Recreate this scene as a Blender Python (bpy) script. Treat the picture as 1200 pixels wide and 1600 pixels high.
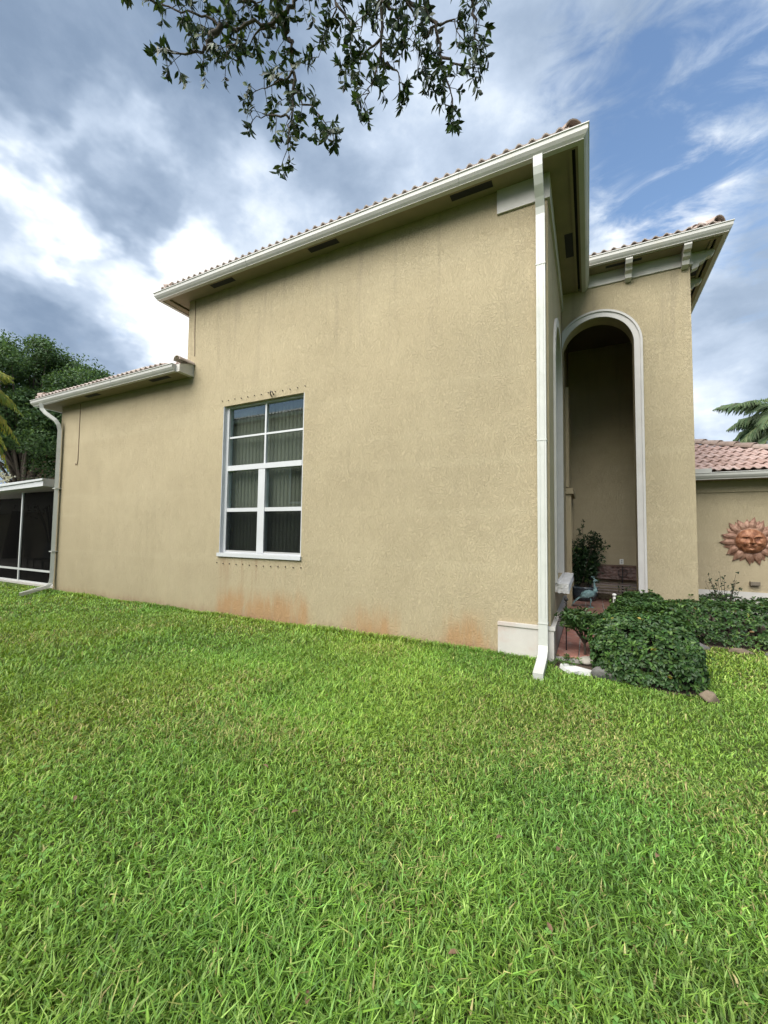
import bpy, bmesh, math, random
import numpy as np
from mathutils import Matrix, Vector
R = math.radians
rng = np.random.default_rng(7)
random.seed(7)
for o in list(bpy.data.objects):
    bpy.data.objects.remove(o)
scene = bpy.context.scene
COL = scene.collection

# ------------------------------------------------------------------ camera
FPX, YAW, PITCH, ROLL, EYE = 635.885, R(26.701), R(2.951), R(.753), 1.5
fwd = np.array([-math.sin(YAW)*math.cos(PITCH), math.cos(YAW)*math.cos(PITCH), math.sin(PITCH)])
rt0 = np.array([math.cos(YAW), math.sin(YAW), 0.]); up0 = np.cross(rt0, fwd)
rgt = rt0*math.cos(ROLL)+up0*math.sin(ROLL); upv = np.cross(rgt, fwd)
CAM = np.array([0, 0, EYE])
def ray(u, v): return fwd+rgt*(u-600)/FPX-upv*(v-800)/FPX
def at(u, v, depth): return Vector(CAM+ray(u, v)*depth)
cd = bpy.data.cameras.new('camera'); cam = bpy.data.objects.new('camera', cd); COL.objects.link(cam)
cd.sensor_fit = 'VERTICAL'; cd.sensor_height = 36; cd.lens = FPX/1600*36
cd.clip_start = .05; cd.clip_end = 2000
M = Matrix.Identity(4)
for i in range(3):
    M[i][0], M[i][1], M[i][2], M[i][3] = rgt[i], upv[i], -fwd[i], CAM[i]
cam.matrix_world = M
scene.camera = cam

# ------------------------------------------------------------------ light, sky, exposure
SUN_EL, SUN_AZ = 46, 200      # azimuth of the sun, degrees clockwise from +Y
az, el = R(SUN_AZ), R(SUN_EL)
SUN_DIR = Vector((math.sin(az)*math.cos(el), math.cos(az)*math.cos(el), math.sin(el)))
sd = bpy.data.lights.new('sun', 'SUN'); sd.energy = 2.25; sd.angle = R(60); sd.color = (1, .97, .91)
so = bpy.data.objects.new('sun', sd); COL.objects.link(so)
so.rotation_euler = SUN_DIR.to_track_quat('Z', 'Y').to_euler(); so.location = SUN_DIR*60
vs = scene.view_settings
vs.view_transform = 'Standard'; vs.look = 'None'; vs.gamma = 1; vs.use_curve_mapping = False
vs.exposure = 1.85
scene.render.engine = 'CYCLES'
cy = scene.cycles
cy.use_denoising = True; cy.max_bounces = 6; cy.transparent_max_bounces = 24; cy.diffuse_bounces = 3; cy.use_adaptive_sampling = True; cy.adaptive_threshold = .02; cy.glossy_bounces = 3
cy.caustics_reflective = False; cy.caustics_refractive = False

class NT:
    """little node helper"""
    def __init__(s, tree): s.t = tree; s.n = tree.nodes; s.l = tree.links
    def node(s, kind, **kw):
        n = s.n.new(kind)
        for k, v in kw.items():
            if k.startswith('_'): n.inputs[int(k[1:]) if k[1:].isdigit() else k[1:]].default_value = v
            else: setattr(n, k, v)
        return n
    def put(s, sock, v):
        if v is None: return
        if hasattr(v, 'is_output'): s.l.new(v, sock)
        else:
            try: sock.default_value = v
            except (TypeError, ValueError): sock.default_value = (*v, 1)
    def math(s, op, a, b=None, c=None, clamp=False):
        n = s.n.new('ShaderNodeMath'); n.operation = op; n.use_clamp = clamp
        for i, v in enumerate((a, b, c)): s.put(n.inputs[i], v)
        return n.outputs[0]
    def vmath(s, op, a, b=None, scale=None):
        n = s.n.new('ShaderNodeVectorMath'); n.operation = op
        s.put(n.inputs[0], a)
        if b is not None: s.put(n.inputs[1], b)
        if scale is not None: s.put(n.inputs['Scale'], scale)
        return n.outputs['Value'] if op in ('DOT_PRODUCT', 'LENGTH') else n.outputs[0]
    def noise(s, vec, scale, detail=4, rough=.5, dist=0., kind='FBM', out=0):
        n = s.n.new('ShaderNodeTexNoise'); n.noise_dimensions = '3D'; n.noise_type = kind
        if vec is not None: s.l.new(vec, n.inputs['Vector'])
        n.inputs['Scale'].default_value = scale; n.inputs['Detail'].default_value = detail
        n.inputs['Roughness'].default_value = rough; n.inputs['Distortion'].default_value = dist
        return n.outputs[out]
    def ramp(s, fac, stops, interp='LINEAR'):
        n = s.n.new('ShaderNodeValToRGB'); cr = n.color_ramp; cr.interpolation = interp
        while len(cr.elements) < len(stops): cr.elements.new(.5)
        for e, (p, c) in zip(cr.elements, stops):
            e.position = p; e.color = (*c, 1) if len(c) == 3 else c
        s.put(n.inputs[0], fac); return n.outputs[0]
    def rng(s, v, a, b, c=0., d=1., smooth=True):
        n = s.n.new('ShaderNodeMapRange'); n.interpolation_type = 'SMOOTHSTEP' if smooth else 'LINEAR'
        s.put(n.inputs[0], v)
        for i, x in enumerate((a, b, c, d)): n.inputs[i+1].default_value = x
        return n.outputs[0]
    def mix(s, fac, a, b, mode='MIX'):
        n = s.n.new('ShaderNodeMix'); n.data_type = 'RGBA'; n.blend_type = mode
        s.put(n.inputs[0], fac); s.put(n.inputs[6], a); s.put(n.inputs[7], b)
        return n.outputs[2]
    def sep(s, v):
        n = s.n.new('ShaderNodeSeparateXYZ'); s.l.new(v, n.inputs[0]); return n.outputs
    def comb(s, x, y, z):
        n = s.n.new('ShaderNodeCombineXYZ')
        for i, v in enumerate((x, y, z)): s.put(n.inputs[i], v)
        return n.outputs[0]

w = bpy.data.worlds.new('World'); scene.world = w; w.use_nodes = True
def build_world():
    t = NT(w.node_tree); t.n.clear()
    g = t.node('ShaderNodeTexCoord').outputs['Generated']
    d = t.vmath('NORMALIZE', g)
    sq = t.vmath('MULTIPLY', d, (1., 1., 1.55))                       # clouds a little flattened
    big = t.noise(t.vmath('ADD', sq, (3.1, 1.4, .2)), 1.9, 3, .5, .3)
    puff = t.noise(t.vmath('ADD', sq, (5.2, 8.1, 3.3)), 4.6, 7, .58, .15)
    wisp = t.noise(t.vmath('MULTIPLY', d, (1., 1.5, 2.6)), 7.5, 6, .62, .5)
    wcol = t.noise(t.vmath('ADD', sq, (.7, 4.4, 2.)), 3.2, 5, .58, 0., out=1)
    wd = t.vmath('NORMALIZE', t.vmath('ADD', d, t.vmath('SCALE', t.vmath('SUBTRACT', wcol, (.5, .5, .5)), scale=.40)))
    def blob(u, v, r0, r1):
        c = ray(u, v); c = c/np.linalg.norm(c)
        return t.rng(t.vmath('DOT_PRODUCT', wd, tuple(c)), math.cos(R(r0)), math.cos(R(r1)))
    # shade: 0 = dark cloud base, 1 = bright sunlit cloud
    s = t.math('ADD', t.math('MULTIPLY', t.math('SUBTRACT', big, .5), .65), t.math('MULTIPLY', t.math('SUBTRACT', puff, .5), 1.0))
    s = t.math('ADD', s, .56)
    for u, v, r0, r1, k in SKY_BLOBS:
        s = t.math('ADD', s, t.math('MULTIPLY', blob(u, v, r0, r1), k))
    cloud = t.ramp(s, [(0., (.17, .24, .355)), (.25, (.225, .305, .43)), (.5, (.35, .44, .575)), (.7, (.52, .615, .755)), (.84, (.74, .82, .91)), (1., (1.08, 1.1, 1.1))])
    sky = t.node('ShaderNodeTexSky', sky_type='NISHITA', sun_disc=False, sun_elevation=el, sun_rotation=az, altitude=0, air_density=1.3, dust_density=.3, ozone_density=3.).outputs[0]
    hole = None
    for u, v, r0, r1, k in BLUE_BLOBS:
        b = t.math('MULTIPLY', blob(u, v, r0, r1), k); hole = b if hole is None else t.math('ADD', hole, b)
    hole = t.math('SUBTRACT', hole, t.math('MULTIPLY', t.math('SUBTRACT', wisp, .43), 2.2))
    hole = t.math('ADD', hole, t.math('MULTIPLY', t.math('SUBTRACT', big, .5), .5))
    hole = t.rng(hole, .12, 1.05)
    b1 = t.node('ShaderNodeBackground', _1=CLOUD_STRENGTH); t.l.new(cloud, b1.inputs[0])
    b2 = t.node('ShaderNodeBackground', _1=SKY_STRENGTH); t.l.new(sky, b2.inputs[0])
    m = t.node('ShaderNodeMixShader'); t.l.new(hole, m.inputs[0]); t.l.new(b1.outputs[0], m.inputs[1]); t.l.new(b2.outputs[0], m.inputs[2])
    o = t.node('ShaderNodeOutputWorld'); t.l.new(m.outputs[0], o.inputs[0])
CLOUD_STRENGTH, SKY_STRENGTH = .335, .058
SKY_BLOBS = [(230, 110, 25, 10, -.30), (40, 110, 22, 8, -.06), (0, 320, 9, 4, .46), (90, 345, 5, 1, .3), (340, 350, 13, 4, .38), (240, 460, 10, 3, .42), (150, 215, 6, 1, .34), (430, 290, 8, 2, .2),
             (60, 470, 9, 3, -.26), (170, 310, 6, 2, -.26), (600, 250, 18, 4, .12), (1010, 350, 11, 3, .36), (1130, 590, 8, 2, .22), (1150, 480, 9, 3, -.08), (800, 100, 20, 6, -.02)]
BLUE_BLOBS = [(1100, 180, 20, 4, .78), (985, 275, 9, 2, .34), (1190, 60, 14, 3, .12)]
build_world()
w.cycles.sampling_method = 'MANUAL'; w.cycles.sample_map_resolution = 512

# ------------------------------------------------------------------ materials
MATS = {}
def new_mat(name):
    m = bpy.data.materials.new(name); m.use_nodes = True
    t = NT(m.node_tree); t.n.clear()
    out = t.node('ShaderNodeOutputMaterial'); MATS[name] = m
    return m, t, out
def principled(t, out, color, rough=.6, bump=None, bstr=.3, bdist=.01, spec=.5, metal=0., rough_sock=None):
    p = t.node('ShaderNodeBsdfPrincipled'); t.put(p.inputs['Base Color'], color)
    t.put(p.inputs['Roughness'], rough if rough_sock is None else rough_sock); p.inputs['Metallic'].default_value = metal
    p.inputs['Specular IOR Level'].default_value = spec
    if bump is not None:
        b = t.node('ShaderNodeBump'); b.inputs['Strength'].default_value = bstr; b.inputs['Distance'].default_value = bdist
        t.l.new(bump, b.inputs['Height']); t.l.new(b.outputs[0], p.inputs['Normal'])
    t.l.new(p.outputs[0], out.inputs[0]); return p
def obj_co(t): return t.node('ShaderNodeTexCoord').outputs['Object']
def geo_pos(t): return t.node('ShaderNodeNewGeometry').outputs['Position']

def m_simple(name, c, rough=.6, var=.12, scale=6., bumpscale=None, bstr=.25, bdist=.004, spec=.5, metal=0., dirt=None, dirtamt=.5):
    m, t, o = new_mat(name); co = geo_pos(t)
    n = t.noise(co, scale, 5, .6)
    lo = tuple(x*(1-var) for x in c); hi = tuple(min(1, x*(1+var)) for x in c)
    col = t.ramp(n, [(.3, lo), (.7, hi)])
    if dirt:
        dn = t.rng(t.noise(co, scale*.55, 7, .68, .6), .5, .72)
        col = t.mix(t.math('MULTIPLY', dn, dirtamt), col, dirt)
    bump = t.noise(co, bumpscale, 5, .6) if bumpscale else None
    principled(t, o, col, rough, bump, bstr, bdist, spec, metal); return m

def m_stucco():
    m, t, o = new_mat('stucco'); co = geo_pos(t)
    x, y, z = t.sep(co)
    big = t.noise(co, .9, 2, .55)
    mid = t.noise(co, 6., 3, .6)
    col = t.ramp(big, [(.3, (.388, .325, .212)), (.7, (.428, .361, .238))])
    col = t.mix(t.rng(mid, .35, .75, 0., .22), col, (.37, .31, .2))
    lift = t.noise(t.comb(t.math('MULTIPLY', x, .12), t.math('MULTIPLY', y, .12), t.math('MULTIPLY', z, 3.2)), 1., 3, .6)
    col = t.mix(t.rng(lift, .5, .68, 0., .25), col, (.465, .398, .268))
    # vertical grime runs with a shape of their own
    run = t.noise(t.comb(t.math('MULTIPLY', x, 5.), t.math('MULTIPLY', y, 5.), t.math('MULTIPLY', z, .32)), 1.6, 3, .6)
    top = t.rng(z, 3.2, 6.2, .08, .5)
    col = t.mix(t.math('MULTIPLY', t.rng(run, .48, .75), top), col, (.27, .23, .165))
    # irrigation rust above the ground
    rn = t.noise(t.comb(t.math('MULTIPLY', x, 2.2), t.math('MULTIPLY', y, 2.2), t.math('MULTIPLY', z, .55)), 1.5, 3, .62)
    fine = t.noise(t.comb(t.math('MULTIPLY', x, 9.), t.math('MULTIPLY', y, 9.), t.math('MULTIPLY', z, 1.2)), 1.5, 4, .65)
    def band(a, b, soft): return t.math('MULTIPLY', t.rng(x, a-soft, a+soft), t.rng(x, b-soft, b+soft, 1., 0.))
    p = t.math('ADD', t.math('MULTIPLY', band(-5.9, -3.95, .16), 1.), t.math('ADD', t.math('MULTIPLY', band(-3.2, -2.4, .25), .62), t.math('MULTIPLY', band(-1.7, -1.15, .18), .78)))
    p = t.math('ADD', p, .26)
    hgt = t.rng(t.math('ADD', z, t.math('MULTIPLY', t.math('SUBTRACT', rn, .5), .5)), .02, .8, 1., 0.)
    rust = t.math('MULTIPLY', t.math('MULTIPLY', p, hgt), t.math('ADD', t.math('MULTIPLY', rn, 1.1), t.math('MULTIPLY', t.math('SUBTRACT', fine, .5), 1.3)))
    rust = t.math('MULTIPLY', t.rng(rust, .06, .66), t.rng(y, 5.9, 6.1, 1., 0.))
    col = t.mix(t.math('MULTIPLY', rust, .62), col, (.38, .19, .075))
    # drips under the sill
    dr = t.math('MULTIPLY', t.math('MULTIPLY', band(-5.9, -4.0, .08), t.rng(z, .1, 1.05)), t.rng(z, 1.03, 1.06, 1., 0.))
    dn = t.rng(t.noise(t.comb(t.math('MULTIPLY', x, 7.), 0., t.math('MULTIPLY', z, .4)), 1.4, 2, .6), .48, .7)
    col = t.mix(t.math('MULTIPLY', t.math('MULTIPLY', dr, dn), .5), col, (.3, .2, .12))
    foot = t.rng(t.math('ADD', z, t.math('MULTIPLY', fine, .3)), .1, .34, .6, 0.)
    col = t.mix(foot, col, (.26, .15, .10))
    # trowelled relief
    w1 = t.noise(co, 3.5, 3, .5, out=1)
    wv = t.vmath('ADD', co, t.vmath('SCALE', t.vmath('SUBTRACT', w1, (.5, .5, .5)), scale=.12))
    a = t.noise(t.vmath('MULTIPLY', wv, (1., 1., .40)), 52, 2, .55, .7)
    a = t.math('ABSOLUTE', t.math('SUBTRACT', a, .5))
    a = t.rng(a, 0., .09, 1., 0.)
    a2 = t.noise(t.vmath('MULTIPLY', wv, (.9, .9, .7)), 36, 2, .6, .5)
    a2 = t.rng(t.math('ABSOLUTE', t.math('SUBTRACT', a2, .52)), 0., .07, 1., 0.)
    patch = t.rng(t.noise(co, 2.3, 4, .6), .38, .62)
    h = t.math('ADD', t.math('MULTIPLY', a, t.math('ADD', .25, t.math('MULTIPLY', patch, .6))), t.math('MULTIPLY', a2, t.math('SUBTRACT', 1., patch)))
    h = t.math('ADD', h, t.math('MULTIPLY', t.noise(co, 120, 2, .6), .6))
    h = t.math('MULTIPLY', h, t.rng(t.noise(t.vmath('ADD', co, (4., 1., 2.)), .75, 3, .6), .36, .64, .8, 1.08))
    principled(t, o, col, .95, h, .72, .0085, .1)
    return m
m_stucco()

def m_roofplane():
    m, t, o = new_mat('tile_sheet'); co = geo_pos(t)
    n = t.noise(co, 2., 5, .6)
    col = t.ramp(n, [(.3, (.26, .15, .11)), (.7, (.42, .28, .22))])
    principled(t, o, col, .85, t.noise(co, 20, 4, .6), .4, .02); return m
m_roofplane()
def m_tile(name, a, b, c):
    m, t, o = new_mat(name); co = geo_pos(t)
    rnd = t.node('ShaderNodeObjectInfo').outputs['Random']
    col = t.ramp(rnd, [(0., a), (.5, b), (1., c)])
    st = t.rng(t.noise(co, 9, 6, .65), .5, .72, 0., .55)
    col = t.mix(st, col, (.13, .105, .09))
    principled(t, o, col, .8, t.noise(co, 60, 4, .6), .35, .006, .35); return m
m_tile('roof_tile', (.43, .35, .31), (.49, .41, .37), (.54, .465, .425))
m_tile('cap_tile', (.27, .20, .165), (.33, .25, .21), (.38, .30, .26))

m_simple('white_trim', (.47, .455, .42), .6, .07, 5, 40, .15, .003, dirt=(.36, .33, .27), dirtamt=.28)
m_simple('gutter_white', (.41, .405, .375), .42, .06, 4, 25, .08, .002, dirt=(.40, .37, .30), dirtamt=.35)
m_simple('spout_white', (.49, .495, .46), .4, .05, 4, 30, .08, .002, dirt=(.33, .345, .27), dirtamt=.5)
m_simple('soffit_shaded_tan', (.215, .18, .115), .9, .1, 3, 60, .3, .003, dirt=(.2, .165, .11), dirtamt=.35)  # wall tan darkened; the shade under the eaves is put into this colour
m_simple('vent_black', (.012, .012, .013), .8, .2, 30)
m_simple('plinth_paint', (.47, .445, .41), .85, .08, 3, 70, .5, .004, dirt=(.44, .30, .25), dirtamt=.55)
m_simple('arch_trim', (.46, .445, .425), .7, .06, 4, 60, .2, .003, dirt=(.4, .36, .3), dirtamt=.2)
m_simple('cast_stone', (.6, .585, .57), .9, .12, 12, 60, .6, .008, dirt=(.21, .215, .13), dirtamt=.75)
m_simple('window_white', (.5, .51, .52), .4, .03, 4)
m_simple('window_reveal', (.5, .51, .53), .7, .06, 4, 50, .3, .003)
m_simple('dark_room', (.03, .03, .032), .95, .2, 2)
m_simple('blind_fabric', (.21, .18, .145), .8, .08, 3)
m_simple('lamp_metal', (.15, .125, .09), .5, .1, 10)
m_simple('stud_steel', (.09, .075, .06), .5, .2, 20, metal=.4)
m_simple('wire_tan', (.23, .17, .11), .7, .1, 10)
m_simple('porch_tile', (.25, .13, .10), .6, .2, 6, 20, .2, .004, dirt=(.30, .28, .26), dirtamt=.5)
m_simple('path_brick', (.33, .15, .115), .85, .2, 8, 40, .5, .006, dirt=(.36, .32, .29), dirtamt=.7)
m_simple('concrete', (.42, .40, .37), .9, .12, 6, 40, .4, .006, dirt=(.22, .2, .17), dirtamt=.5)
m_simple('rock_grey', (.12, .115, .11), .9, .35, 8, 16, .7, .02, dirt=(.2, .18, .14), dirtamt=.5)
m_simple('rock_tan', (.15, .115, .08), .9, .3, 8, 16, .7, .02, dirt=(.13, .11, .09), dirtamt=.6)
m_simple('rock_pale', (.3, .28, .24), .9, .2, 8, 16, .7, .02, dirt=(.2, .17, .12), dirtamt=.6)
m_simple('white_slab', (.58, .58, .56), .7, .06, 9, 25, .4, .006, dirt=(.5, .46, .4), dirtamt=.4)
m_simple('soil', (.085, .06, .042), .95, .4, 14, 40, .9, .03, dirt=(.16, .12, .08), dirtamt=.5)
m_simple('bark', (.10, .08, .062), .9, .3, 9, 24, .8, .02)
m_simple('twig', (.055, .042, .03), .9, .2, 12)
m_simple('bench_iron', (.02, .018, .018), .5, .2, 12, metal=.3)
m_simple('bench_wood', (.17, .14, .125), .6, .3, 10)
m_simple('bench_panel', (.085, .042, .03), .55, .45, 16, 30, .5, .01)
m_simple('verdigris', (.17, .28, .29), .6, .4, 16, 40, .5, .01, dirt=(.07, .10, .11), dirtamt=.65)
m_simple('pot_glaze', (.045, .06, .075), .3, .5, 20, dirt=(.22, .26, .27), dirtamt=.7)
m_simple('aluminium_white', (.5, .51, .5), .35, .03, 3)
m_simple('lanai_grey', (.33, .33, .32), .6, .1, 3)
m_simple('lanai_chair', (.30, .30, .29), .6, .1, 3)
m_simple('terracotta_orange', (.36, .13, .035), .8, .2, 9)
m_simple('neighbour_wall', (.38, .34, .26), .9, .1, 3)
m_simple('door_wood', (.05, .035, .025), .5, .2, 5)
m_simple('ceiling_paint', (.12, .10, .07), .9, .05, 3)
m_simple('plastic_white', (.72, .71, .67), .45, .03, 5)
m_simple('vent_grey', (.42, .38, .32), .7, .1, 6)
m_simple('petal', (.70, .70, .66), .6, .05, 5)
m_simple('leaf_litter', (.17, .10, .055), .8, .35, 30)

def m_copper():
    m, t, o = new_mat('copper'); co = geo_pos(t)
    n = t.noise(co, 14, 5, .6, .4)
    col = t.ramp(n, [(.32, (.09, .03, .014)), (.5, (.24, .095, .045)), (.68, (.41, .21, .12))])
    principled(t, o, col, .55, t.noise(co, 40, 3, .5), .2, .004, .4, .2)
    m, t, o = new_mat('copper_ray'); co = geo_pos(t)
    n = t.noise(co, 11, 5, .6, .4)
    col = t.ramp(n, [(.3, (.12, .056, .034)), (.5, (.245, .13, .085)), (.7, (.38, .235, .165))])
    principled(t, o, col, .55, t.noise(co, 60, 3, .5), .35, .005, .5, .25)
m_copper()

def m_glass(name, tint, ior):
    m, t, o = new_mat(name)
    gn = t.node('ShaderNodeNewGeometry')
    ca = t.math('ABSOLUTE', t.vmath('DOT_PRODUCT', gn.outputs['Normal'], gn.outputs['Incoming']))
    fac = t.math('ADD', ior, t.math('MULTIPLY', t.math('POWER', t.math('SUBTRACT', 1., ca), 5.), 1-ior))
    tr = t.node('ShaderNodeBsdfTransparent'); tr.inputs[0].default_value = (*tint, 1)
    gl = t.node('ShaderNodeBsdfGlossy'); gl.inputs['Color'].default_value = (.86, .97, 1, 1); gl.inputs['Roughness'].default_value = .012
    mx = t.node('ShaderNodeMixShader'); t.l.new(fac, mx.inputs[0]); t.l.new(tr.outputs[0], mx.inputs[1]); t.l.new(gl.outputs[0], mx.inputs[2])
    t.l.new(mx.outputs[0], o.inputs[0])
m_glass('glass', (.88, .94, .92), .14)
def m_screen(name, c, solid):
    m, t, o = new_mat(name)
    tr = t.node('ShaderNodeBsdfTransparent'); df = t.node('ShaderNodeBsdfDiffuse'); df.inputs[0].default_value = (*c, 1)
    mx = t.node('ShaderNodeMixShader'); mx.inputs[0].default_value = solid
    t.l.new(tr.outputs[0], mx.inputs[1]); t.l.new(df.outputs[0], mx.inputs[2]); t.l.new(mx.outputs[0], o.inputs[0])
m_screen('insect_mesh', (.008, .009, .009), .34)
m_screen('lanai_mesh', (.005, .005, .005), .68)

def m_leaf(name, rough=.45, trans=.3, spec=.5):
    """foliage: per leaf colour from the mesh attribute 'col'"""
    m, t, o = new_mat(name)
    a = t.node('ShaderNodeAttribute'); a.attribute_name = 'col'
    col = a.outputs['Color']
    p = t.node('ShaderNodeBsdfPrincipled'); t.l.new(col, p.inputs['Base Color']); p.inputs['Roughness'].default_value = rough
    p.inputs['Specular IOR Level'].default_value = spec
    tl = t.node('ShaderNodeBsdfTranslucent'); t.l.new(t.mix(1., col, (1.25, 1.15, .55, 1), 'MULTIPLY'), tl.inputs[0])
    mx = t.node('ShaderNodeMixShader'); mx.inputs[0].default_value = trans
    t.l.new(p.outputs[0], mx.inputs[1]); t.l.new(tl.outputs[0], mx.inputs[2]); t.l.new(mx.outputs[0], o.inputs[0])
m_leaf('leaf_gloss', .45, .2, .32)
m_leaf('leaf_soft', .6, .35, .3)
m_leaf('grass_blade', .5, .32, .35)

def m_lawn():
    m, t, o = new_mat('lawn_ground'); co = geo_pos(t)
    n1 = t.noise(co, 1.3, 5, .6); n2 = t.noise(co, 45, 5, .7)
    col = t.ramp(n1, [(.35, (.055, .10, .022)), (.6, (.085, .12, .03)), (.75, (.13, .11, .05))])
    col = t.mix(t.rng(n2, .45, .7), col, (.055, .042, .024))
    principled(t, o, col, .95, n2, .8, .03, .1)
m_lawn()

# ------------------------------------------------------------------ mesh helpers
def tag(o, label=None, cat=None, group=None, kind=None):
    if label: o['label'] = label
    if cat: o['category'] = cat
    if group: o['group'] = group
    if kind: o['kind'] = kind
    return o
def empty(name, loc=(0, 0, 0), label=None, cat=None, group=None):
    o = bpy.data.objects.new(name, None); COL.objects.link(o); o.location = loc; o.empty_display_size = .1
    return tag(o, label, cat, group)
def wpos(o):
    v = o.location.copy()
    if o.parent is not None: v += o.matrix_parent_inverse.translation+wpos(o.parent)
    return v
def link(name, me, parent=None, loc=None, mat=None, world=True):
    """link a mesh; vertices are in world space, parent keeps that"""
    o = bpy.data.objects.new(name, me); COL.objects.link(o)
    if mat: me.materials.append(MATS[mat])
    if parent is not None:
        o.parent = parent
        if world:
            o.matrix_parent_inverse = Matrix.Translation(-wpos(parent))
    if loc is not None: o.location = loc
    return o
def bm_obj(name, bm, mat, parent=None, smooth=False, bevel=None, loc=None):
    if bevel:
        bmesh.ops.bevel(bm, geom=[e for e in bm.edges if len(e.link_faces) == 2 and e.calc_face_angle(0) > .5], offset=bevel, segments=1, affect='EDGES')
    bmesh.ops.recalc_face_normals(bm, faces=bm.faces)
    me = bpy.data.meshes.new(name); bm.to_mesh(me); bm.free()
    if smooth:
        for p in me.polygons: p.use_smooth = True
    return link(name, me, parent, loc, mat)
def box(bm, x0, x1, y0, y1, z0, z1):
    vs = [bm.verts.new(p) for p in ((x0, y0, z0), (x1, y0, z0), (x1, y1, z0), (x0, y1, z0), (x0, y0, z1), (x1, y0, z1), (x1, y1, z1), (x0, y1, z1))]
    for f in ((0, 3, 2, 1), (4, 5, 6, 7), (0, 1, 5, 4), (1, 2, 6, 5), (2, 3, 7, 6), (3, 0, 4, 7)):
        bm.faces.new([vs[i] for i in f])
def box_obj(name, x0, x1, y0, y1, z0, z1, mat, parent=None, bevel=None):
    bm = bmesh.new(); box(bm, x0, x1, y0, y1, z0, z1); return bm_obj(name, bm, mat, parent, bevel=bevel)
def poly_wall(name, outer, holes, mapf, depth, mat, parent):
    """flat wall with holes: 2-D loops (a, z); mapf(a, z, k) -> 3-D, k = 0 front / 1 back"""
    bm = bmesh.new(); loops = []
    for lp in [outer]+holes:
        vs = [bm.verts.new(mapf(a, z, 0)) for a, z in lp]
        loops.append(vs)
        for i in range(len(vs)): bm.edges.new((vs[i], vs[(i+1) % len(vs)]))
    bmesh.ops.triangle_fill(bm, use_beauty=True, use_dissolve=False, edges=list(bm.edges))
    front = list(bm.faces)
    bk = {}
    for lp, vs in zip([outer]+holes, loops):
        for (a, z), v in zip(lp, vs): bk[v] = bm.verts.new(mapf(a, z, 1))
    for f in front: bm.faces.new([bk[v] for v in reversed(f.verts)])
    for vs in loops:
        for i in range(len(vs)):
            a, b = vs[i], vs[(i+1) % len(vs)]
            bm.faces.new((a, bk[a], bk[b], b))
    return bm_obj(name, bm, mat, parent)
def arch_loop(a0, a1, zb, zs, n=28):
    """clockwise or not does not matter: upright arch outline"""
    c, r = (a0+a1)/2, (a1-a0)/2
    pts = [(a0, zb), (a1, zb)]
    for i in range(n+1):
        th = math.pi*i/n; pts.append((c+r*math.cos(th), zs+r*math.sin(th)))
    return pts
def sweep(name, path, prof, mat, parent=None, closed=False, smooth=False, cap=True):
    """horizontal sweep: path (x, y, z) list; prof (outward, dz); outward = right of travel; mitred"""
    bm = bmesh.new(); P = [Vector(p) for p in path]; n = len(P); rings = []
    for i in range(n):
        def nrm(a, b):
            d = (b-a); d.z = 0; d.normalize(); return Vector((d.y, -d.x, 0))
        if closed or 0 < i < n-1:
            n1 = nrm(P[i-1], P[i]); n2 = nrm(P[i], P[(i+1) % n]); m = (n1+n2); m = m/max(.2, m.dot(n1))
        elif i == 0: m = nrm(P[0], P[1])
        else: m = nrm(P[-2], P[-1])
        rings.append([bm.verts.new(P[i]+m*u+Vector((0, 0, dz))) for u, dz in prof])
    k = len(prof)
    for i in range(n if closed else n-1):
        a, b = rings[i], rings[(i+1) % n]
        for j in range(k): bm.faces.new((a[j], a[(j+1) % k], b[(j+1) % k], b[j]))
    if not closed and cap: bm.faces.new(rings[0]); bm.faces.new(list(reversed(rings[-1])))
    return bm_obj(name, bm, mat, parent, smooth)
def rect_sweep(bm, pts, w, d, side):
    """rectangular pipe along points lying in a plane whose normal is 'side'"""
    P = [Vector(p) for p in pts]; side = Vector(side).normalized(); rings = []
    for i, p in enumerate(P):
        if i == 0: t = (P[1]-P[0]).normalized(); s = 1
        elif i == len(P)-1: t = (P[-1]-P[-2]).normalized(); s = 1
        else:
            t1 = (P[i]-P[i-1]).normalized(); t2 = (P[i+1]-P[i]).normalized(); t = (t1+t2).normalized(); s = 1/max(.3, t.dot(t1))
        o = t.cross(side).normalized()*s
        rings.append([bm.verts.new(p+side*a*w/2+o*b*d/2) for a, b in ((-1, -1), (1, -1), (1, 1), (-1, 1))])
    for a, b in zip(rings, rings[1:]):
        for j in range(4): bm.faces.new((a[j], a[(j+1) % 4], b[(j+1) % 4], b[j]))
    bm.faces.new(rings[0]); bm.faces.new(list(reversed(rings[-1])))
def tube(bm, pts, rad, n=7, sx=1., cap=True):
    P = [Vector(p) for p in pts]; rings = []
    for i, p in enumerate(P):
        t = (P[min(i+1, len(P)-1)]-P[max(i-1, 0)]).normalized()
        a = t.orthogonal().normalized() if abs(t.z) > .95 else t.cross(Vector((0, 0, 1))).normalized()
        b = t.cross(a).normalized(); r = rad[i] if hasattr(rad, '__len__') else rad
        if hasattr(r, '__len__'): r1, r2 = r
        else: r1 = r2 = r
        rings.append([bm.verts.new(p+a*math.cos(2*math.pi*k/n)*r1*sx+b*math.sin(2*math.pi*k/n)*r2) for k in range(n)])
    for a, b in zip(rings, rings[1:]):
        for j in range(n): bm.faces.new((a[j], a[(j+1) % n], b[(j+1) % n], b[j]))
    if cap: bm.faces.new(rings[0]); bm.faces.new(list(reversed(rings[-1])))
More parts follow.
